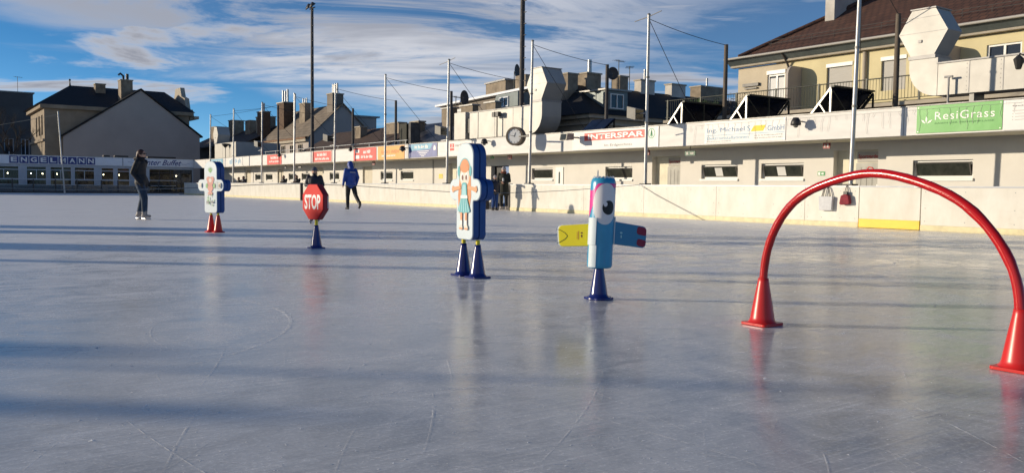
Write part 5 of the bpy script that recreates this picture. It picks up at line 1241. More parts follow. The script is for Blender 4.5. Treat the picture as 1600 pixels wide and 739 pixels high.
# ------------------------------------------------------------------ skating aids on the ice
def bevel(o, w, seg=2, ang=35):
    b = o.modifiers.new('bevel', 'BEVEL'); b.width = w; b.segments = seg; b.limit_method = 'ANGLE'; b.angle_limit = R(ang); return o
def shade_auto(o, ang=40):
    me = o.data; me.polygons.foreach_set('use_smooth', [True] * len(me.polygons))
    try: me.set_sharp_from_angle(angle=R(ang))
    except Exception: pass
    return o
def cone(t, x, y, m, rot=0.0, h=.30, rb=.080, rt=.030, base=.100):
    c, s = math.cos(rot), math.sin(rot)
    b = MB(); b.prism(round_poly([(-base, -base), (base, -base), (base, base), (-base, base)], [.02] * 4, 4), 0.001, .018, lambda u, v, w: (x + u * c - v * s, y + u * s + v * c, w))
    b.lathe([(rb + .012, .0181), (rb, .03), (rb * .93, .05), ((rb + rt) / 2, h * .52), (rt + .003, h - .03), (rt, h - .004), (rt - .005, h), (rt - .008, h - .003), (rt - .008, h - .04)], (x, y, 0), 28)
    o = b.build('cone', m, t); bevel(o, .003, 2, 50); return o
def stick(t, x, y, z0, z1, r=.020): b = MB(); b.tube([(x, y, z0), (x, y, z1)], r, 14); return b.build('stick', 'stick_yellow', t)

def puzzle_body(t, mp, T, half, arm, z0, z1, za0, za1):
    out = round_poly([(-half, z0), (half, z0), (half, za0), (arm, za0), (arm, za1), (half, za1), (half, z1), (-half, z1), (-half, za1), (-arm, za1), (-arm, za0), (-half, za0)],
                     [.06, .06, .02, .085, .085, .02, half * .85, half * .85, .02, .085, .085, .02], 8)
    def shrink(poly, d):
        n = len(poly); r = []
        for i in range(n):
            a, b, c = Vector(poly[i - 1]), Vector(poly[i]), Vector(poly[(i + 1) % n]); e1 = (b - a).normalized(); e2 = (c - b).normalized()
            nn = Vector((-e1.y - e2.y, e1.x + e2.x)); nn = nn.normalized() if nn.length > 1e-6 else Vector((-e1.y, e1.x)); r.append((b.x + nn.x * d, b.y + nn.y * d))
        return r
    inn = shrink(out, .012)
    b = MB(); b.prism(out, -T * .5, -.008, mp); b.build('rear_slab', 'foam_blue', t)
    b = MB(); b.prism(inn, -.0079, .0079, mp); b.build('groove_core', 'foam_blue', t)
    b = MB(); b.prism(out, .008, T * .5 - .008, mp); b.build('front_slab', 'foam_blue', t)
    b = MB(); n = len(out); i2 = shrink(out, .007)
    b.add([mp(u, v, T * .5 - .0078) for u, v in out] + [mp(u, v, T * .5) for u, v in i2], [(i, (i + 1) % n, n + (i + 1) % n, n + i) for i in range(n)] + [tuple(range(n, 2 * n))]); return b.build('front_sheet', 'foam_white', t)
def decals(parent, mp, w0, items, name='print'):
    """flat printed shapes, one layer over another"""
    names = []; b = MB()
    for k, (poly, m) in enumerate(items):
        if m not in names: names.append(m)
        b.mi = names.index(m); b.poly(poly, w0 + .0009 + .00045 * k, mp)
    o = b.build(name, names, parent, recalc=False)
    return tag(o, kind='stuff')

# tall puzzle figure with a printed girl
t = thing('puzzle_figure', 'tall blue foam puzzle piece printed with a cartoon girl, on two blue cones', 'skating aid', (4.50, 7.05, 0), 'foam puzzle figures')
mp = rot_map((4.50, 7.05, 0), 180)
T = .15; sh = puzzle_body(t, mp, T, .152, .285, .37, 1.315, .755, .965)
E_ = ellipse; items = [
    (E_(.0, 1.02, .115, .15), 'print_teal'), (E_(.0, 1.035, .098, .125), 'print_hair'), ([(.02, 1.0), (.11, 1.0), (.12, .80), (.09, .66), (.03, .80)], 'print_hair'), ([(-.09, .98), (-.02, .98), (-.03, .78), (-.10, .62), (-.12, .80)], 'print_hair'),
    (E_(0, .985, .088, .095), 'print_pale'), (E_(0, 1.07, .075, .045), 'print_hair'), (E_(.105, 1.04, .022, .05), 'print_teal'), (E_(-.105, 1.04, .022, .05), 'print_teal'),
    (E_(-.038, .985, .030, .040), 'ink_white'), (E_(.038, .985, .030, .040), 'ink_white'), (E_(-.034, .978, .017, .027), 'print_brown'), (E_(.034, .978, .017, .027), 'print_brown'), (E_(0, .915, .02, .008, 12), 'print_pink'),
    ([(-.07, .90), (-.06, .87), (-.18, .845), (-.215, .83), (-.235, .86), (-.22, .90), (-.19, .885)], 'print_skin'), ([(.07, .90), (.06, .87), (.18, .845), (.215, .83), (.235, .86), (.22, .90), (.19, .885)], 'print_skin'),
    (round_poly([(-.052, .80), (.052, .80), (.042, .93), (-.042, .93)], [.005, .005, .03, .03], 5), 'print_teal'), (round_poly([(-.038, .80), (.038, .80), (.028, .91), (-.028, .91)], [.005, .005, .02, .02], 5), 'print_teal_light'),
    ([(-.065, .775), (.065, .775), (.062, .805), (-.062, .805)], 'ink_white'),
    ([(-.06, .775), (.06, .775), (.115, .65), (.07, .635), (0, .63), (-.07, .635), (-.115, .65)], 'print_teal')]
for k in range(5): a = -.075 + k * .0375; items.append(([(a * .7 - .004, .77), (a * .7 + .004, .77), (a * 1.25 + .009, .642), (a * 1.25 - .009, .642)], 'print_teal_light'))
for s in (-1, 1): items += [([(s * .045 - .018, .635), (s * .045 + .018, .635), (s * .043 + .015, .53), (s * .043 - .015, .53)], 'print_skin'), ([(s * .043 - .018, .56), (s * .043 + .018, .56), (s * .045 + .018, .50), (s * .045 - .018, .50)], 'ink_white'), (E_(s * .05, .49, .032, .026), 'print_pale'), (E_(s * .05, .477, .034, .010), 'print_skin')]
decals(sh, mp, T * .5, items)
for dv_ in (-.13, .13): p = mp(dv_, 0, 0); cone(t, p[0], p[1], 'cone_blue', h=.325); stick(t, p[0], p[1], .28, .369, .021)
# farther puzzle figure with faded print
t = thing('puzzle_figure', 'foam puzzle piece with faded colourful print, on two red cones', 'skating aid', (4.56, 15.97, 0), 'foam puzzle figures')
mp = rot_map((4.56, 15.97, 0), 202)
T = .17; sh = puzzle_body(t, mp, T, .178, .36, .36, 1.31, .76, .975)
rr = random.Random(21); items = []
for k in range(9): a = math.pi * (.15 + .7 * k / 8); items.append(([(0 - .012, 1.10), (.012, 1.10), (.10 * math.cos(a), 1.12 + .10 * math.sin(a))], 'print_green'))
items += [(E_(-.05, .98, .058, .05), 'print_pink'), (E_(.05, .98, .058, .05), 'print_pink'), (E_(0, .92, .085, .06), 'print_pink'), (E_(0, .96, .04, .04), 'print_pale'), (E_(0, .82, .075, .07), 'print_pink'), (E_(-.10, .86, .03, .045), 'print_green'), (E_(.11, .86, .03, .045), 'print_green'), (E_(0, .72, .07, .035), 'print_pink')]
for k in range(22): u, v = rr.uniform(-.11, .11), rr.uniform(.50, .70); items.append((E_(u, v, rr.uniform(.004, .012), rr.uniform(.012, .03), 8), rr.choice(('print_grey', 'print_green', 'print_pale', 'print_grey'))))
items += [([(-.10, .545), (-.02, .545), (-.02, .575), (-.10, .575)], 'print_grey'), ([(.02, .545), (.10, .545), (.10, .575), (.02, .575)], 'print_grey')]
items += [(E_(-.27, .87, .03, .05), 'print_pale'), (E_(.27, .87, .035, .055), 'print_pale'), (E_(.275, .86, .018, .03), 'ink_black')]
for k in range(5): items.append(([(.14 + k * .022, .80), (.146 + k * .022, .80), (.146 + k * .022, .95), (.14 + k * .022, .95)], 'print_grey'))
decals(sh, mp, T * .5, items)
for dv_ in (-.10, .10): p = mp(dv_, 0, 0); cone(t, p[0], p[1], 'cone_red', h=.32); stick(t, p[0], p[1], .27, .359, .021)
# stop sign
t = thing('stop_sign', 'red octagonal foam STOP sign on a dark blue cone', 'stop sign', (4.64, 11.32, 0))
mp = rot_map((4.64, 11.32, 0), 193)
oc = [(.25 * math.cos(math.pi / 8 + math.pi / 4 * k) / math.cos(math.pi / 8) * .98, .655 + .248 * math.sin(math.pi / 8 + math.pi / 4 * k) / math.cos(math.pi / 8)) for k in range(8)]
b = MB(); b.prism(oc, -.038, .05, mp); so = b.build('octagon', 'stop_side', t); bevel(so, .008)
b = MB(); b.prism([(u * .985, .655 + (v - .655) * .985) for u, v in oc], .0505, .062, mp); fo = b.build('front_sheet', 'stop_red', t); bevel(fo, .006)
lettering('STOP', -.19, .185, .55, .76, .0635, mp, 'ink_white', fo, bold=0.03)
b = MB(); b.tube([mp(.247, .57, -.02), mp(.247, .66, -.02), mp(.247, .74, -.02)], .006, 6); b.build('valve_strip', 'ink_white', t)
cone(t, 4.64, 11.32, 'cone_blue', h=.33); stick(t, 4.64, 11.32, .28, .42, .022)

# blue tube creature with one eye and two fins
EX, EY = 4.48, 5.10
t = thing('tube_creature', 'blue and pink inflatable tube with one big eye and two fins, on a blue cone', 'skating aid', (EX, EY, 0))
tilt = .022
def TM(th, z, r, face=235):
    a = R(face) + th          # th grows towards the viewer's right
    off = Rv.to_2d().normalized() * (tilt * (z - .25) / .7)
    return (EX + off.x + r * math.cos(a), EY + off.y + r * math.sin(a), z)
TR = .101
b = MB(); prof = [(.0, .252), (TR * .86, .252), (TR * .98, .262), (TR, .285), (TR * .995, .6), (TR, .90), (TR * .985, .930), (TR * .93, .953), (TR * .84, .967), (TR * .72, .972), (TR * .68, .964), (0, .952)]; n = 40
rings = [[TM(2 * math.pi * k / n, z, max(r, 1e-5)) for k in range(n)] for r, z in prof]
b.add([p for rg in rings for p in rg], [(i * n + k, i * n + (k + 1) % n, (i + 1) * n + (k + 1) % n, (i + 1) * n + k) for i in range(len(prof) - 1) for k in range(n)], True); body = b.build('tube', 'tube_blue', t)
def wrap(polys, m, name, lift, parent=body, fan=True):
    b = MB()
    for (c, pts) in polys:
        NR = 6; ring = []
        for q in range(NR + 1): ring.append([TM(c[0] + (u - c[0]) * q / NR, c[1] + (v - c[1]) * q / NR, TR + lift) for u, v in pts])
        k = len(pts)
        b.add([p for rg in ring for p in rg], [(i * k + j, i * k + (j + 1) % k, (i + 1) * k + (j + 1) % k, (i + 1) * k + j) for i in range(NR) for j in range(k)], True)
    return b.build(name, m, parent, recalc=False)
sw = [((-.95, .86), round_poly([(-1.75, .74), (-1.2, .70), (-.55, .86), (.3, .945), (1.3, .92), (1.9, .955), (.1, .968), (-1.0, .93), (-1.5, .86)], [.02] * 9, 3)), ((-1.3, .70), [(-1.9, .66), (-1.3, .655), (-.95, .73), (-1.2, .745), (-1.7, .72)])]
def band(z_of, h_of, m, name, lift, a0=-2.6, a1=2.6, k=40):
    b = MB(); pts = []
    for i in range(k + 1): th = a0 + (a1 - a0) * i / k; pts.append((TM(th, z_of(th) - h_of(th), TR + lift), TM(th, min(.925, z_of(th) + h_of(th)), TR + lift)))
    for p, q in zip(pts, pts[1:]): b.quad(p[0], q[0], q[1], p[1])
    b.sm = True; b.s = [True] * len(b.s); return b.build(name, m, body, recalc=False)
band(lambda a: .885 + .045 * math.tanh(1.6 * (a + .3)), lambda a: .030 + .008 * math.sin(2 * a), 'tube_pink', 'pink_swirl', .0012)
band(lambda a: .80 + .10 * math.tanh(1.8 * (a + 1.0)), lambda a: .062 - .02 * math.tanh(a + 1.0), 'tube_pink', 'pink_swirl', .0010, -2.8, .6)
wrap([((.16, .764), [(.16 + 1.05 * math.cos(a), .762 + .163 * math.sin(a) + .002) for a in [2 * math.pi * k / 40 for k in range(40)]])], 'eye_white', 'eye', .0022)
wrap([((.36, .735), [(.40 + .50 * math.cos(a), .735 + .056 * math.sin(a)) for a in [2 * math.pi * k / 28 for k in range(28)]])], 'ink_black', 'pupil', .0034)
wrap([((.13, .762), [(.13 + .15 * math.cos(a), .762 + .020 * math.sin(a)) for a in [2 * math.pi * k / 16 for k in range(16)]])], 'eye_white', 'eye_glint', .0046)
b = MB()
for k in range(16):
    a = 2 * math.pi * k / 16; b.tube([TM(a, .966, TR * .84), TM(a + .25, .980, TR * .77), TM(a + .45, .966, TR * .70)], .004, 5)
b.tube([TM(-2.2, .97, .05), TM(-2.2, 1.02, .055), TM(-2.0, 1.03, .05), TM(-1.8, .97, .05)], .004, 5)
b.build('crimped_rim', 'clear_rim', t)
def plate(a0, a1, z0, z1, lift, m, name):
    b = MB(); k = 8; pi = [TM(a0 + (a1 - a0) * i / k, z, TR + l) for l in (.0015, lift) for z in (z0, z1) for i in range(k + 1)]; s_ = k + 1
    fs = []
    for i in range(k): fs += [(2 * s_ + i, 2 * s_ + i + 1, 3 * s_ + i + 1, 3 * s_ + i), (i, i + 1, s_ + i + 1, s_ + i), (i, i + 1, 2 * s_ + i + 1, 2 * s_ + i), (s_ + i, s_ + i + 1, 3 * s_ + i + 1, 3 * s_ + i)]
    fs += [(0, s_, 3 * s_, 2 * s_), (k, s_ + k, 3 * s_ + k, 2 * s_ + k)]; b.add(pi, fs); return b.build(name, m, t)
plate(-1.25, -.48, .44, .655, .012, 'foam_white', 'fin_plate'); plate(-1.15, -.42, .262, .438, .005, 'foam_white', 'seam_sheet'); plate(1.30, 1.75, .445, .66, .010, 'foam_white', 'fin_plate')
# fins: rounded foam paddles
def fin(side, name):
    rt = Rv.to_2d().normalized(); fw = Vector((-Fv.x, -Fv.y)).normalized()       # across and towards the viewer, as the prop stands
    el_ = .96 if side < 0 else 1.0
    ax = Vector((math.cos(R(122)), math.sin(R(122)))) if side < 0 else (rt * math.cos(R(14)) - fw * math.sin(R(14))).normalized()
    nn = Vector((-ax.y, ax.x)); nn = nn if nn.dot(fw) > 0 else -nn
    o = Vector((EX, EY)) + rt * side * .070 + rt * .012
    def M(u, v, w): p = o + ax * u + nn * w; return (p.x, p.y, (.512 if side < 0 else .533) + v - .035 * u * (1 if side > 0 else .3) / .3)
    out = round_poly([(0.02, -.088), (.30 * el_, -.092), (.31 * el_, .082), (0.02, .095)], [.008, .035, .035, .008], 6)
    b = MB(); b.prism(out, -.022, .014, M); f0 = b.build(name, 'foam_white' if side < 0 else 'fin_blue', t); bevel(f0, .005)
    b = MB(); b.prism([(.02 + (u - .02) * (.955 if side < 0 else .985), v * .97) for u, v in out], .0145, .022, M); f1 = b.build('fin_face', 'fin_yellow' if side < 0 else 'fin_blue', f0); bevel(f1, .004)
    if side < 0:
        pts = [(.302, .05), (.27, .045), (.225, .02), (.205, -.005), (.225, -.03), (.27, -.055), (.295, -.062)]
        b = MB(); b.tube([M(u, v, .0225) for u, v in pts], .0022, 5); b.build('nose_line', 'ink_black', f0)
        decals(f0, M, .022, [(E_(.085, .02, .010, .006, 8), 'print_brown'), (E_(.085, -.005, .006, .012, 8), 'print_brown'), ([(.11, -.035), (.114, -.035), (.114, .035), (.11, .035)], 'orange_ink'), ([(.122, -.03), (.125, -.03), (.125, .03), (.122, .03)], 'orange_ink')], 'small_print')
    else:
        decals(f0, M, .022, [(round_poly([(.215, .015), (.30, .008), (.302, .073), (.225, .078)], [.02, .012, .025, .02], 4), 'fin_maroon'), (round_poly([(.215, -.075), (.285, -.086), (.302, -.03), (.225, -.018)], [.02, .025, .012, .02], 4), 'fin_maroon'), (E_(.085, .01, .012, .008, 8), 'print_teal_light'), (E_(.085, -.02, .006, .014, 8), 'print_teal_light')], 'small_print')
fin(-1, 'fin'); fin(1, 'fin')
cone(t, EX - .002, EY, 'cone_blue', h=.27, rb=.075, rt=.036, base=.09)
b = MB(); b.lathe([(.105, .001), (.108, .012), (.10, .022), (.09, .020)], (EX, EY, 0), 24); b.build('cone_ring', 'cone_blue', t)

# red hoop gate
t = thing('hoop_gate', 'shiny red crawl-through hoop standing on two red cones', 'hoop', (4.53, 2.77, 0))
A3, B3 = Vector((4.56, 3.56, 0)), Vector((4.50, 1.945, 0)); mid = (A3 + B3) / 2; hv = (A3 - B3) / 2
pts = []
for k in range(49):
    a = math.pi * k / 48; bulge = 1.0 + .02 * math.sin(a * 2) ** 2
    p = mid + hv * (math.cos(a) * bulge + .05 * math.sin(a)); pts.append((p.x + .006 * math.sin(5 * a), p.y, .24 + .745 * math.sin(a) ** .93 + .004 * math.sin(9 * a)))
rad = [.0262 + .0009 * math.sin(k * 2.3) + (.0012 * math.sin(k * 5.1) if k > 33 else 0) for k in range(49)]
b = MB(); b.tube(pts, rad, 18); b.build('hoop_tube', 'hoop_red', t)
b = MB(); b.tube([mid + hv * .10 + Vector((0, 0, 1.005)), mid + hv * .08 + Vector((0, 0, 1.025)), mid + hv * .05 + Vector((0, 0, 1.02)), mid + hv * .04 + Vector((0, 0, 1.005))], .004, 6); b.build('eyelet', 'cone_red', t)
for q in (A3, B3): cone(t, q.x, q.y, 'cone_red', h=.31, rb=.083, rt=.034, base=.100)

# bags hanging on the boards
t = thing('tote_bag', 'pale grey tote bag hanging from the boards', 'bag', (19.12, 13.05, .4))
b = MB(); b.prism(round_poly([(12.87, .40), (13.23, .40), (13.25, .76), (12.85, .76)], [.03, .03, .01, .01], 4), .03, .11, FX(19.2)); bo = b.build('bag_body', 'tote', t); bevel(bo, .02, 2)
for w_ in (.045, .10):
    b = MB(); b.tube([FX(19.2)(12.94, .75, w_), FX(19.2)(12.99, .95, w_ * .8), FX(19.2)(13.03, 1.045, .01), FX(19.2)(13.07, 1.045, .01), FX(19.2)(13.11, .95, w_ * .8), FX(19.2)(13.16, .75, w_)], .010, 6); b.build('handle', 'mast_dark', t)
t = thing('handbag', 'small dark red handbag hanging beside the tote', 'bag', (19.12, 12.5, .55))
b = MB(); b.prism(round_poly([(12.34, .57), (12.64, .55), (12.60, .78), (12.52, .82), (12.45, .82), (12.38, .79)], [.04, .04, .03, .02, .02, .03], 4), .03, .14, FX(19.2)); bo = b.build('bag_body', 'bag_red', t); bevel(bo, .025, 2)
b = MB(); b.box(12.44, 12.54, .81, .89, .05, .11, FX(19.2)); b.build('clasp', 'lamp_black', t)
b = MB(); b.tube([FX(19.2)(12.46, .86, .08), FX(19.2)(12.48, 1.05, .03), FX(19.2)(12.50, 1.05, .03), FX(19.2)(12.52, .86, .08)], .009, 6); b.build('handle', 'lamp_black', t)

# ------------------------------------------------------------------ people
def ring_loft(mb, rings, n=16):
    """rings: (center, rx, ry, tiltvec-right, tiltvec-forward)"""
    pts = []
    for c, rx, ry, r, f in rings: pts.append([c + r * rx * math.cos(2 * math.pi * k / n) + f * ry * math.sin(2 * math.pi * k / n) for k in range(n)])
    fs = [(i * n + k, i * n + (k + 1) % n, (i + 1) * n + (k + 1) % n, (i + 1) * n + k) for i in range(len(pts) - 1) for k in range(n)]
    mb.add([p for q in pts for p in q], fs + [tuple(range(n - 1, -1, -1)), tuple(range((len(pts) - 1) * n, len(pts) * n))])
def capsule(mb, a, b, ra, rb, n=12):
    a, b = Vector(a), Vector(b); d = (b - a); L_ = d.length; d = d / L_ if L_ > 1e-6 else Vector((0, 0, 1))
    pts, rad = [], []
    for k in range(4): q = math.pi / 2 * k / 4; pts.append(a - d * ra * math.cos(q)); rad.append(max(1e-3, ra * math.sin(q)))
    pts.append(a); rad.append(ra); pts.append(b); rad.append(rb)
    for k in range(1, 5): q = math.pi / 2 * k / 4; pts.append(b + d * rb * math.sin(q)); rad.append(max(1e-3, rb * math.cos(q)))
    mb.tube(pts, rad, n)
BASE = dict(pelvis=(0, 0, .95), waist=(0, 0, 1.08), chest=(0, 0, 1.27), neck=(0, 0, 1.45), head=(0, .02, 1.60),
            hipL=(-.09, 0, .90), kneeL=(-.10, .015, .50), ankL=(-.105, -.03, .09), toeL=(-.115, .12, .04), hipR=(.09, 0, .90), kneeR=(.10, .015, .50), ankR=(.105, -.03, .09), toeR=(.115, .12, .04),
            shL=(-.18, 0, 1.41), elL=(-.235, -.02, 1.14), wrL=(-.235, .06, .91), shR=(.18, 0, 1.41), elR=(.235, -.02, 1.14), wrR=(.235, .06, .91))
def remeshed(mb, voxel, smooth=6):
    me = mb.mesh('tmp'); o = bpy.data.objects.new('tmp', me); COL.objects.link(o)
    r = o.modifiers.new('r', 'REMESH'); r.mode = 'VOXEL'; r.voxel_size = voxel
    s = o.modifiers.new('s', 'SMOOTH'); s.factor = .5; s.iterations = smooth
    out = bpy.data.meshes.new_from_object(o.evaluated_get(bpy.context.evaluated_depsgraph_get())); bpy.data.objects.remove(o); bpy.data.meshes.remove(me); return out
def person(name, label, loc, face_deg, height, pose, mats, group=None, bulk=1.0, coat=0.0, voxel=.013, extras=(), lb=None):
    """one continuous body; face_deg: compass angle the chest looks to (0 = +X, 90 = +Y)"""
    J = {k: Vector(pose.get(k, v)) for k, v in BASE.items()}
    t = thing(name, label, 'person', loc, group); t.rotation_euler = (0, 0, R(face_deg) - math.pi / 2); sc = height / 1.72
    X = Vector((1, 0, 0)); Yv = Vector((0, 1, 0)); mb = MB(); seg = []
    def lf(vs, w): ring_loft(mb, [(c, rx, ry, X, Yv) for c, rx, ry in vs])
    B_ = bulk; hips = J['pelvis']; up = (J['neck'] - J['waist']).normalized()
    lf([(hips + Vector((0, 0, -.10)), .135, .10), (hips, .165 * B_, .125 * B_), (J['waist'], .155 * B_, .115 * B_), (J['chest'], .185 * B_, .130 * B_), (J['chest'].lerp(J['neck'], .5), .185 * B_, .118 * B_), (J['chest'].lerp(J['neck'], .85), .13 * B_, .09 * B_), (J['neck'] + up * .02, .06, .06)], 0)
    seg += [(hips, J['chest'], 'top', .16), (J['chest'], J['neck'], 'top', .15)]
    if coat > 0:
        lf([(hips + Vector((0, 0, -coat)), .19 * B_, .16 * B_), (hips + Vector((0, 0, -coat * .5)), .185 * B_, .15 * B_), (hips + Vector((0, 0, .05)), .17 * B_, .13 * B_)], 0); seg.append((hips + Vector((0, 0, -coat + .02)), hips, 'top', .19))
    capsule(mb, J['neck'] - up * .03, J['head'] - Vector((0, .01, .05)), .055, .052); seg.append((J['neck'] + up * .06, J['head'] - Vector((0, 0, .08)), 'skin', .05))
    h = J['head']; mb.ball(h, .1, (.80, .98, 1.16), 16, 12); mb.ball(h + Vector((0, .055, -.065)), .05, (.95, .9, .9)); mb.ball(h + Vector((0, .102, -.012)), .016, (.8, 1.2, 1.5), 8, 6)
    for s in (-1, 1): mb.ball(h + Vector((s * .082, -.005, -.01)), .022, (.5, 1, 1.4), 8, 6); mb.ball(h + Vector((s * .032, .082, .012)), .016, (1, .6, .7), 8, 6)
    mb.ball(h + Vector((0, .092, -.055)), .02, (1.3, .6, .5), 8, 6)
    seg.append((h - Vector((0, 0, .02)), h + Vector((0, 0, .02)), 'head', .1))
    for s in 'LR':
        hp, kn, an, to = J['hip' + s], J['knee' + s], J['ank' + s], J['toe' + s]
        lb_ = lb or B_; capsule(mb, hp, kn, .092 * lb_, .066 * lb_); capsule(mb, kn, an, .064 * lb_, .052 * lb_); seg += [(hp, kn, 'legs', .08), (kn, an.lerp(kn, .12), 'legs', .055)]
        d = (to - an); heel = an + Vector((-d.x * .35, -d.y * .35, -.045)); capsule(mb, heel, to, .042, .036); capsule(mb, an, an + Vector((0, 0, .06)), .055, .052); seg += [(heel, to, 'shoes', .045), (an - Vector((0, 0, .02)), an + (kn - an).normalized() * .07, 'shoes', .055)]
        sh_, el, wr = J['sh' + s], J['el' + s], J['wr' + s]
        capsule(mb, sh_, el, .066 * B_, .052 * B_); capsule(mb, el, wr, .052 * B_, .040); seg += [(sh_, el, 'top', .06), (el, wr, 'top', .048)]
        d = (wr - el).normalized(); pc = wr + d * .06; capsule(mb, wr, pc, .026, .030); side = d.cross(Vector((0, 1, 0))); side = side.normalized() if side.length > .1 else X
        fwd = side.cross(d).normalized(); seg.append((wr + d * .02, pc + d * .08, 'hand', .03))
        for q, ln in ((-.027, .058), (-.009, .072), (.009, .066), (.027, .050)):
            a0 = pc + fwd * q + d * .01; a1 = a0 + d * ln * .55; a2 = a1 + (d * .7 + side * (.5 if s == 'L' else -.5)).normalized() * ln * .45; capsule(mb, a0, a1, .0105, .0095, 8); capsule(mb, a1, a2, .0095, .008, 8)
        capsule(mb, wr + d * .025 + fwd * .02, wr + d * .065 + fwd * .055, .012, .010, 8)
    me = remeshed(mb, voxel); names = []
    reg = {'top': mats['top'], 'legs': mats['legs'], 'shoes': mats['shoes'], 'skin': mats.get('neck', 'skin'), 'head': 'skin', 'hand': mats.get('hand', 'skin')}
    for k in reg.values():
        if k not in names: names.append(k); me.materials.append(MATS[k])
    me.materials.append(MATS['skin'])
    for p in me.polygons:
        c = p.center; best, bk = 9, 'top'
        for a, b, k, r in seg:
            ab = b - a; q = max(0, min(1, (c - a).dot(ab) / max(1e-6, ab.length_squared))); d = (c - (a + ab * q)).length / r
            if d < best: best, bk = d, k
        p.material_index = names.index(reg[bk]); p.use_smooth = True
    me.transform(Matrix.Scale(sc, 4)); o = link('body', me, t)
    def child(nm, mb_, m, rem=None):
        me_ = remeshed(mb_, rem) if rem else mb_.mesh(nm)
        me_.transform(Matrix.Scale(sc, 4)); me_.materials.append(MATS[m]); [setattr(p, 'use_smooth', True) for p in me_.polygons]; return link(nm, me_, t)
    e = MB()
    for s in (-1, 1): e.ball(h + Vector((s * .032, .094, .014)), .008, n=8, m=6)
    child('eyes', e, 'ink_black')
    for kind, m in extras:
        b = MB()
        if kind == 'beanie':
            b.ball(h + Vector((0, -.012, .045)), .105, (.86, 1.02, .95), 16, 10); b.tube([h + Vector((.092 * math.cos(a), -.008 + .106 * math.sin(a), .028)) for a in [2 * math.pi * k / 20 for k in range(21)]], .014, 6); child('beanie', b, m, .012)
        elif kind == 'pompom': b.ball(h + Vector((0, -.03, .165)), .035, n=10, m=8); child('pompom', b, m)
        elif kind == 'hood': b.ball(h + Vector((0, -.018, .012)), .122, (.90, 1.0, 1.16), 16, 12); capsule(b, J['neck'] - Vector((0, .05, -.02)), h - Vector((0, .05, .05)), .10, .10); child('hood', b, m, .013)
        elif kind == 'hood_down': b.ball(J['neck'] + Vector((0, -.085, .03)), .085, (1.25, .8, .8), 14, 10); b.tube([J['neck'] + Vector((.10 * math.cos(a), .095 * math.sin(a), .035 - .02 * math.sin(a))) for a in [2 * math.pi * k / 20 for k in range(21)]], .032, 8); child('hood', b, m, .013)
        elif kind == 'long_hair':
            b.ball(h + Vector((0, -.022, .018)), .105, (.90, 1.02, 1.10), 16, 12)
            ring_loft(b, [(h + Vector((0, -.06, .02)), .088, .06, X, Yv), (h + Vector((0, -.085, -.08)), .095, .05, X, Yv), (h + Vector((0, -.10, -.17)), .088, .045, X, Yv), (h + Vector((0, -.105, -.27)), .055, .03, X, Yv)]); child('hair', b, m, .012)
        elif kind == 'hair': b.ball(h + Vector((0, -.024, .024)), .104, (.90, 1.0, 1.08), 16, 12); b.ball(h + Vector((0, -.07, -.06)), .06, (1.2, .7, 1.2)); child('hair', b, m, .012)
        elif kind == 'sunglasses':
            for s in (-1, 1): b.ball(h + Vector((s * .035, .094, .016)), .028, (1.1, .35, .75), 12, 8); b.tube([h + Vector((s * .065, .09, .02)), h + Vector((s * .088, .0, .02))], .006, 6)
            b.tube([h + Vector((-.02, .10, .02)), h + Vector((.02, .10, .02))], .005, 6); child('sunglasses', b, m)
        elif kind == 'scarf': b.tube([J['neck'] + Vector((.085 * math.cos(a), .02 + .085 * math.sin(a), .045 + .012 * math.sin(2 * a))) for a in [2 * math.pi * k / 20 for k in range(21)]], .038, 8); child('scarf', b, m, .014)
        elif kind == 'skates':
            for s in 'LR':
                an, to = J['ank' + s], J['toe' + s]; d = Vector((to.x - an.x, to.y - an.y, 0)); a0, a1 = an - d * .55, to + d * .18; z = min(an.z, to.z) - .045
                b.add([Vector((a0.x, a0.y, z + q)) + sd for q in (-.045, .0) for sd in (Vector((d.y, -d.x, 0)).normalized() * .004, Vector((d.y, -d.x, 0)).normalized() * -.004)] + [Vector((a1.x, a1.y, z + q)) + sd for q in (-.045, .0) for sd in (Vector((d.y, -d.x, 0)).normalized() * .004, Vector((d.y, -d.x, 0)).normalized() * -.004)], [(0, 1, 3, 2), (4, 6, 7, 5), (0, 2, 6, 4), (1, 5, 7, 3), (0, 4, 5, 1), (2, 3, 7, 6)])
            child('skate_blades', b, m)
        elif kind == 'backpack': b.ball(J['chest'] + Vector((0, -.19, .0)), .15, (1, .6, 1.3), 14, 10); child('backpack', b, m, .014)
        elif kind == 'phone': w_ = J['wrR']; b.box(w_.x - .12, w_.x - .05, w_.y + .05, w_.y + .065, w_.z + .02, w_.z + .15); child('phone', b, m)
        elif kind == 'logo_strip': c = J['chest'].lerp(J['neck'], .35); b.box(c.x - .10, c.x + .10, c.y - .152 * B_, c.y - .130 * B_, c.z - .008, c.z + .008); child('logo_strip', b, m)
    return t
RA = math.degrees(math.atan2(Rv.y, Rv.x))                       # compass angle of "to the right" as the photograph sees it
person('person', 'woman in black puffer jacket, jeans and sunglasses skating at the left', (4.63, 22.42, .035), RA - 6, 1.69,
       dict(waist=(0, -.03, 1.10), chest=(0, -.05, 1.28), neck=(0, -.03, 1.46), head=(0, .015, 1.60), elL=(-.235, -.10, 1.14), wrL=(-.20, .06, .90), elR=(.235, -.10, 1.14), wrR=(.20, .06, .90),
            kneeL=(-.10, -.02, .50), ankL=(-.10, -.13, .11), toeL=(-.12, .02, .055), kneeR=(.10, .13, .50), ankR=(.10, .13, .11), toeR=(.12, .28, .055)),
       dict(top='jacket_black', legs='denim', shoes='skate_grey', neck='jacket_black', hand='jacket_black'), bulk=1.12, lb=1.32, voxel=.012,
       extras=(('long_hair', 'hair_auburn'), ('sunglasses', 'ink_black'), ('hood_down', 'jacket_black'), ('skates', 'blade')))
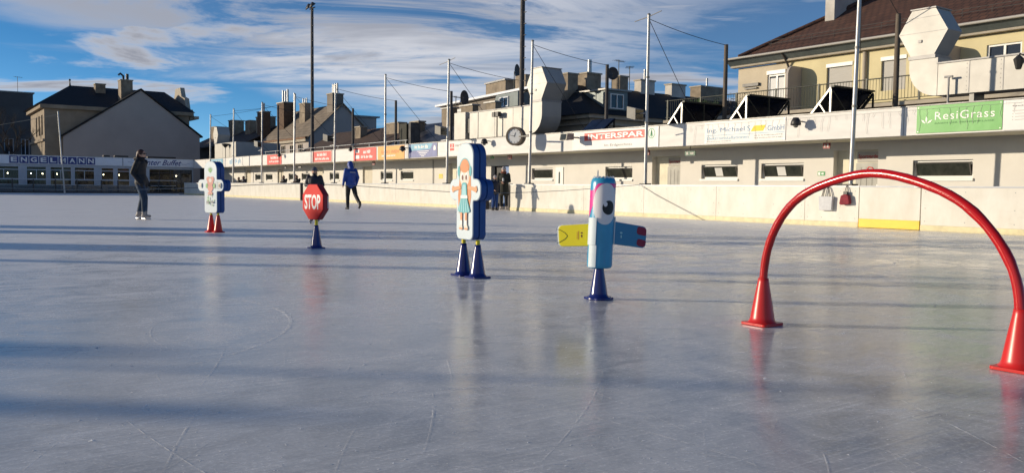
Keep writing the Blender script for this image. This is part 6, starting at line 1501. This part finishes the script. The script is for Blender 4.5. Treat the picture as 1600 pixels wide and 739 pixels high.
person('person', 'man in hooded blue jacket and black trousers striding along the ice', (13.02, 28.54, .02), RA + 125, 1.76,
       dict(elR=(.25, -.06, 1.15), wrR=(.24, .06, .90), elL=(-.25, -.02, 1.14), wrL=(-.25, .08, .90), kneeL=(-.08, .08, .50), ankL=(-.09, .06, .10), toeL=(-.10, .20, .05), kneeR=(.12, -.16, .52), ankR=(.14, -.46, .22), toeR=(.16, -.36, .08), head=(0, .05, 1.59)),
       dict(top='jacket_blue', legs='trousers_black', shoes='boots_black', neck='jacket_blue'), bulk=1.14, extras=(('hood', 'jacket_blue'), ('logo_strip', 'ink_white')))
person('person', 'child in dark jacket and grey beanie behind the stop sign', (7.72, 18.94, .03), RA - 88, 1.28,
       dict(elR=(.26, .02, 1.17), wrR=(.10, .22, 1.14), elL=(-.26, .0, 1.17), wrL=(-.20, .20, 1.05)), dict(top='jacket_navy', legs='jacket_navy', shoes='skate_grey', neck='jacket_navy'), bulk=1.22, extras=(('beanie', 'beanie_grey'), ('skates', 'blade')))
person('person', 'adult in long olive coat, pale hat and red scarf by the boards gap', (18.75, 27.02, .02), RA - 100, 1.68,
       dict(elR=(.24, .05, 1.15), wrR=(.06, .24, 1.12), elL=(-.24, .05, 1.15), wrL=(-.06, .24, 1.08), head=(0, .04, 1.59)), dict(top='coat_olive', legs='trousers_black', shoes='boots_pale', neck='scarf'), bulk=1.16, coat=.36, extras=(('beanie', 'beanie_pale'), ('scarf', 'scarf'), ('phone', 'paper')))
person('person', 'child in blue snow trousers and pale hat beside the long-coated adult', (18.05, 26.6, .02), RA - 60, 1.33,
       dict(elR=(.24, .04, 1.15), wrR=(.16, .2, 1.02), elL=(-.24, .0, 1.14)), dict(top='jacket_navy', legs='trousers_blue', shoes='boots_black', neck='jacket_navy'), bulk=1.22, extras=(('beanie', 'beanie_pale'),))
for lab, y, hh, hair, top in (('brown-haired spectator in black leaning on the boards below the smallest red banner', 53.7, 1.55, 'hair_auburn', 'jacket_black'), ('dark-clad spectator leaning on the boards by the paired pole', 51.4, 1.55, 'hair_dark', 'trousers_black'),
                              ('left one of two seated spectators beside the puzzle figure on red cones', 63.0, 1.48, 'hair_dark', 'trousers_black'), ('right one of two seated spectators beside the puzzle figure on red cones', 61.9, 1.55, 'hair_dark', 'jacket_navy')):
    person('person', lab, (19.85, y, .005), 200, hh, dict(chest=(0, .05, 1.26), neck=(0, .08, 1.44), head=(0, .13, 1.57), elR=(.25, .12, 1.16), wrR=(.12, .28, 1.22), elL=(-.25, .12, 1.16), wrL=(-.14, .28, 1.22)),
           dict(top=top, legs='trousers_black', shoes='boots_black', neck=top), group='spectators behind the boards', bulk=1.2, voxel=.018, extras=(('hair', hair),))
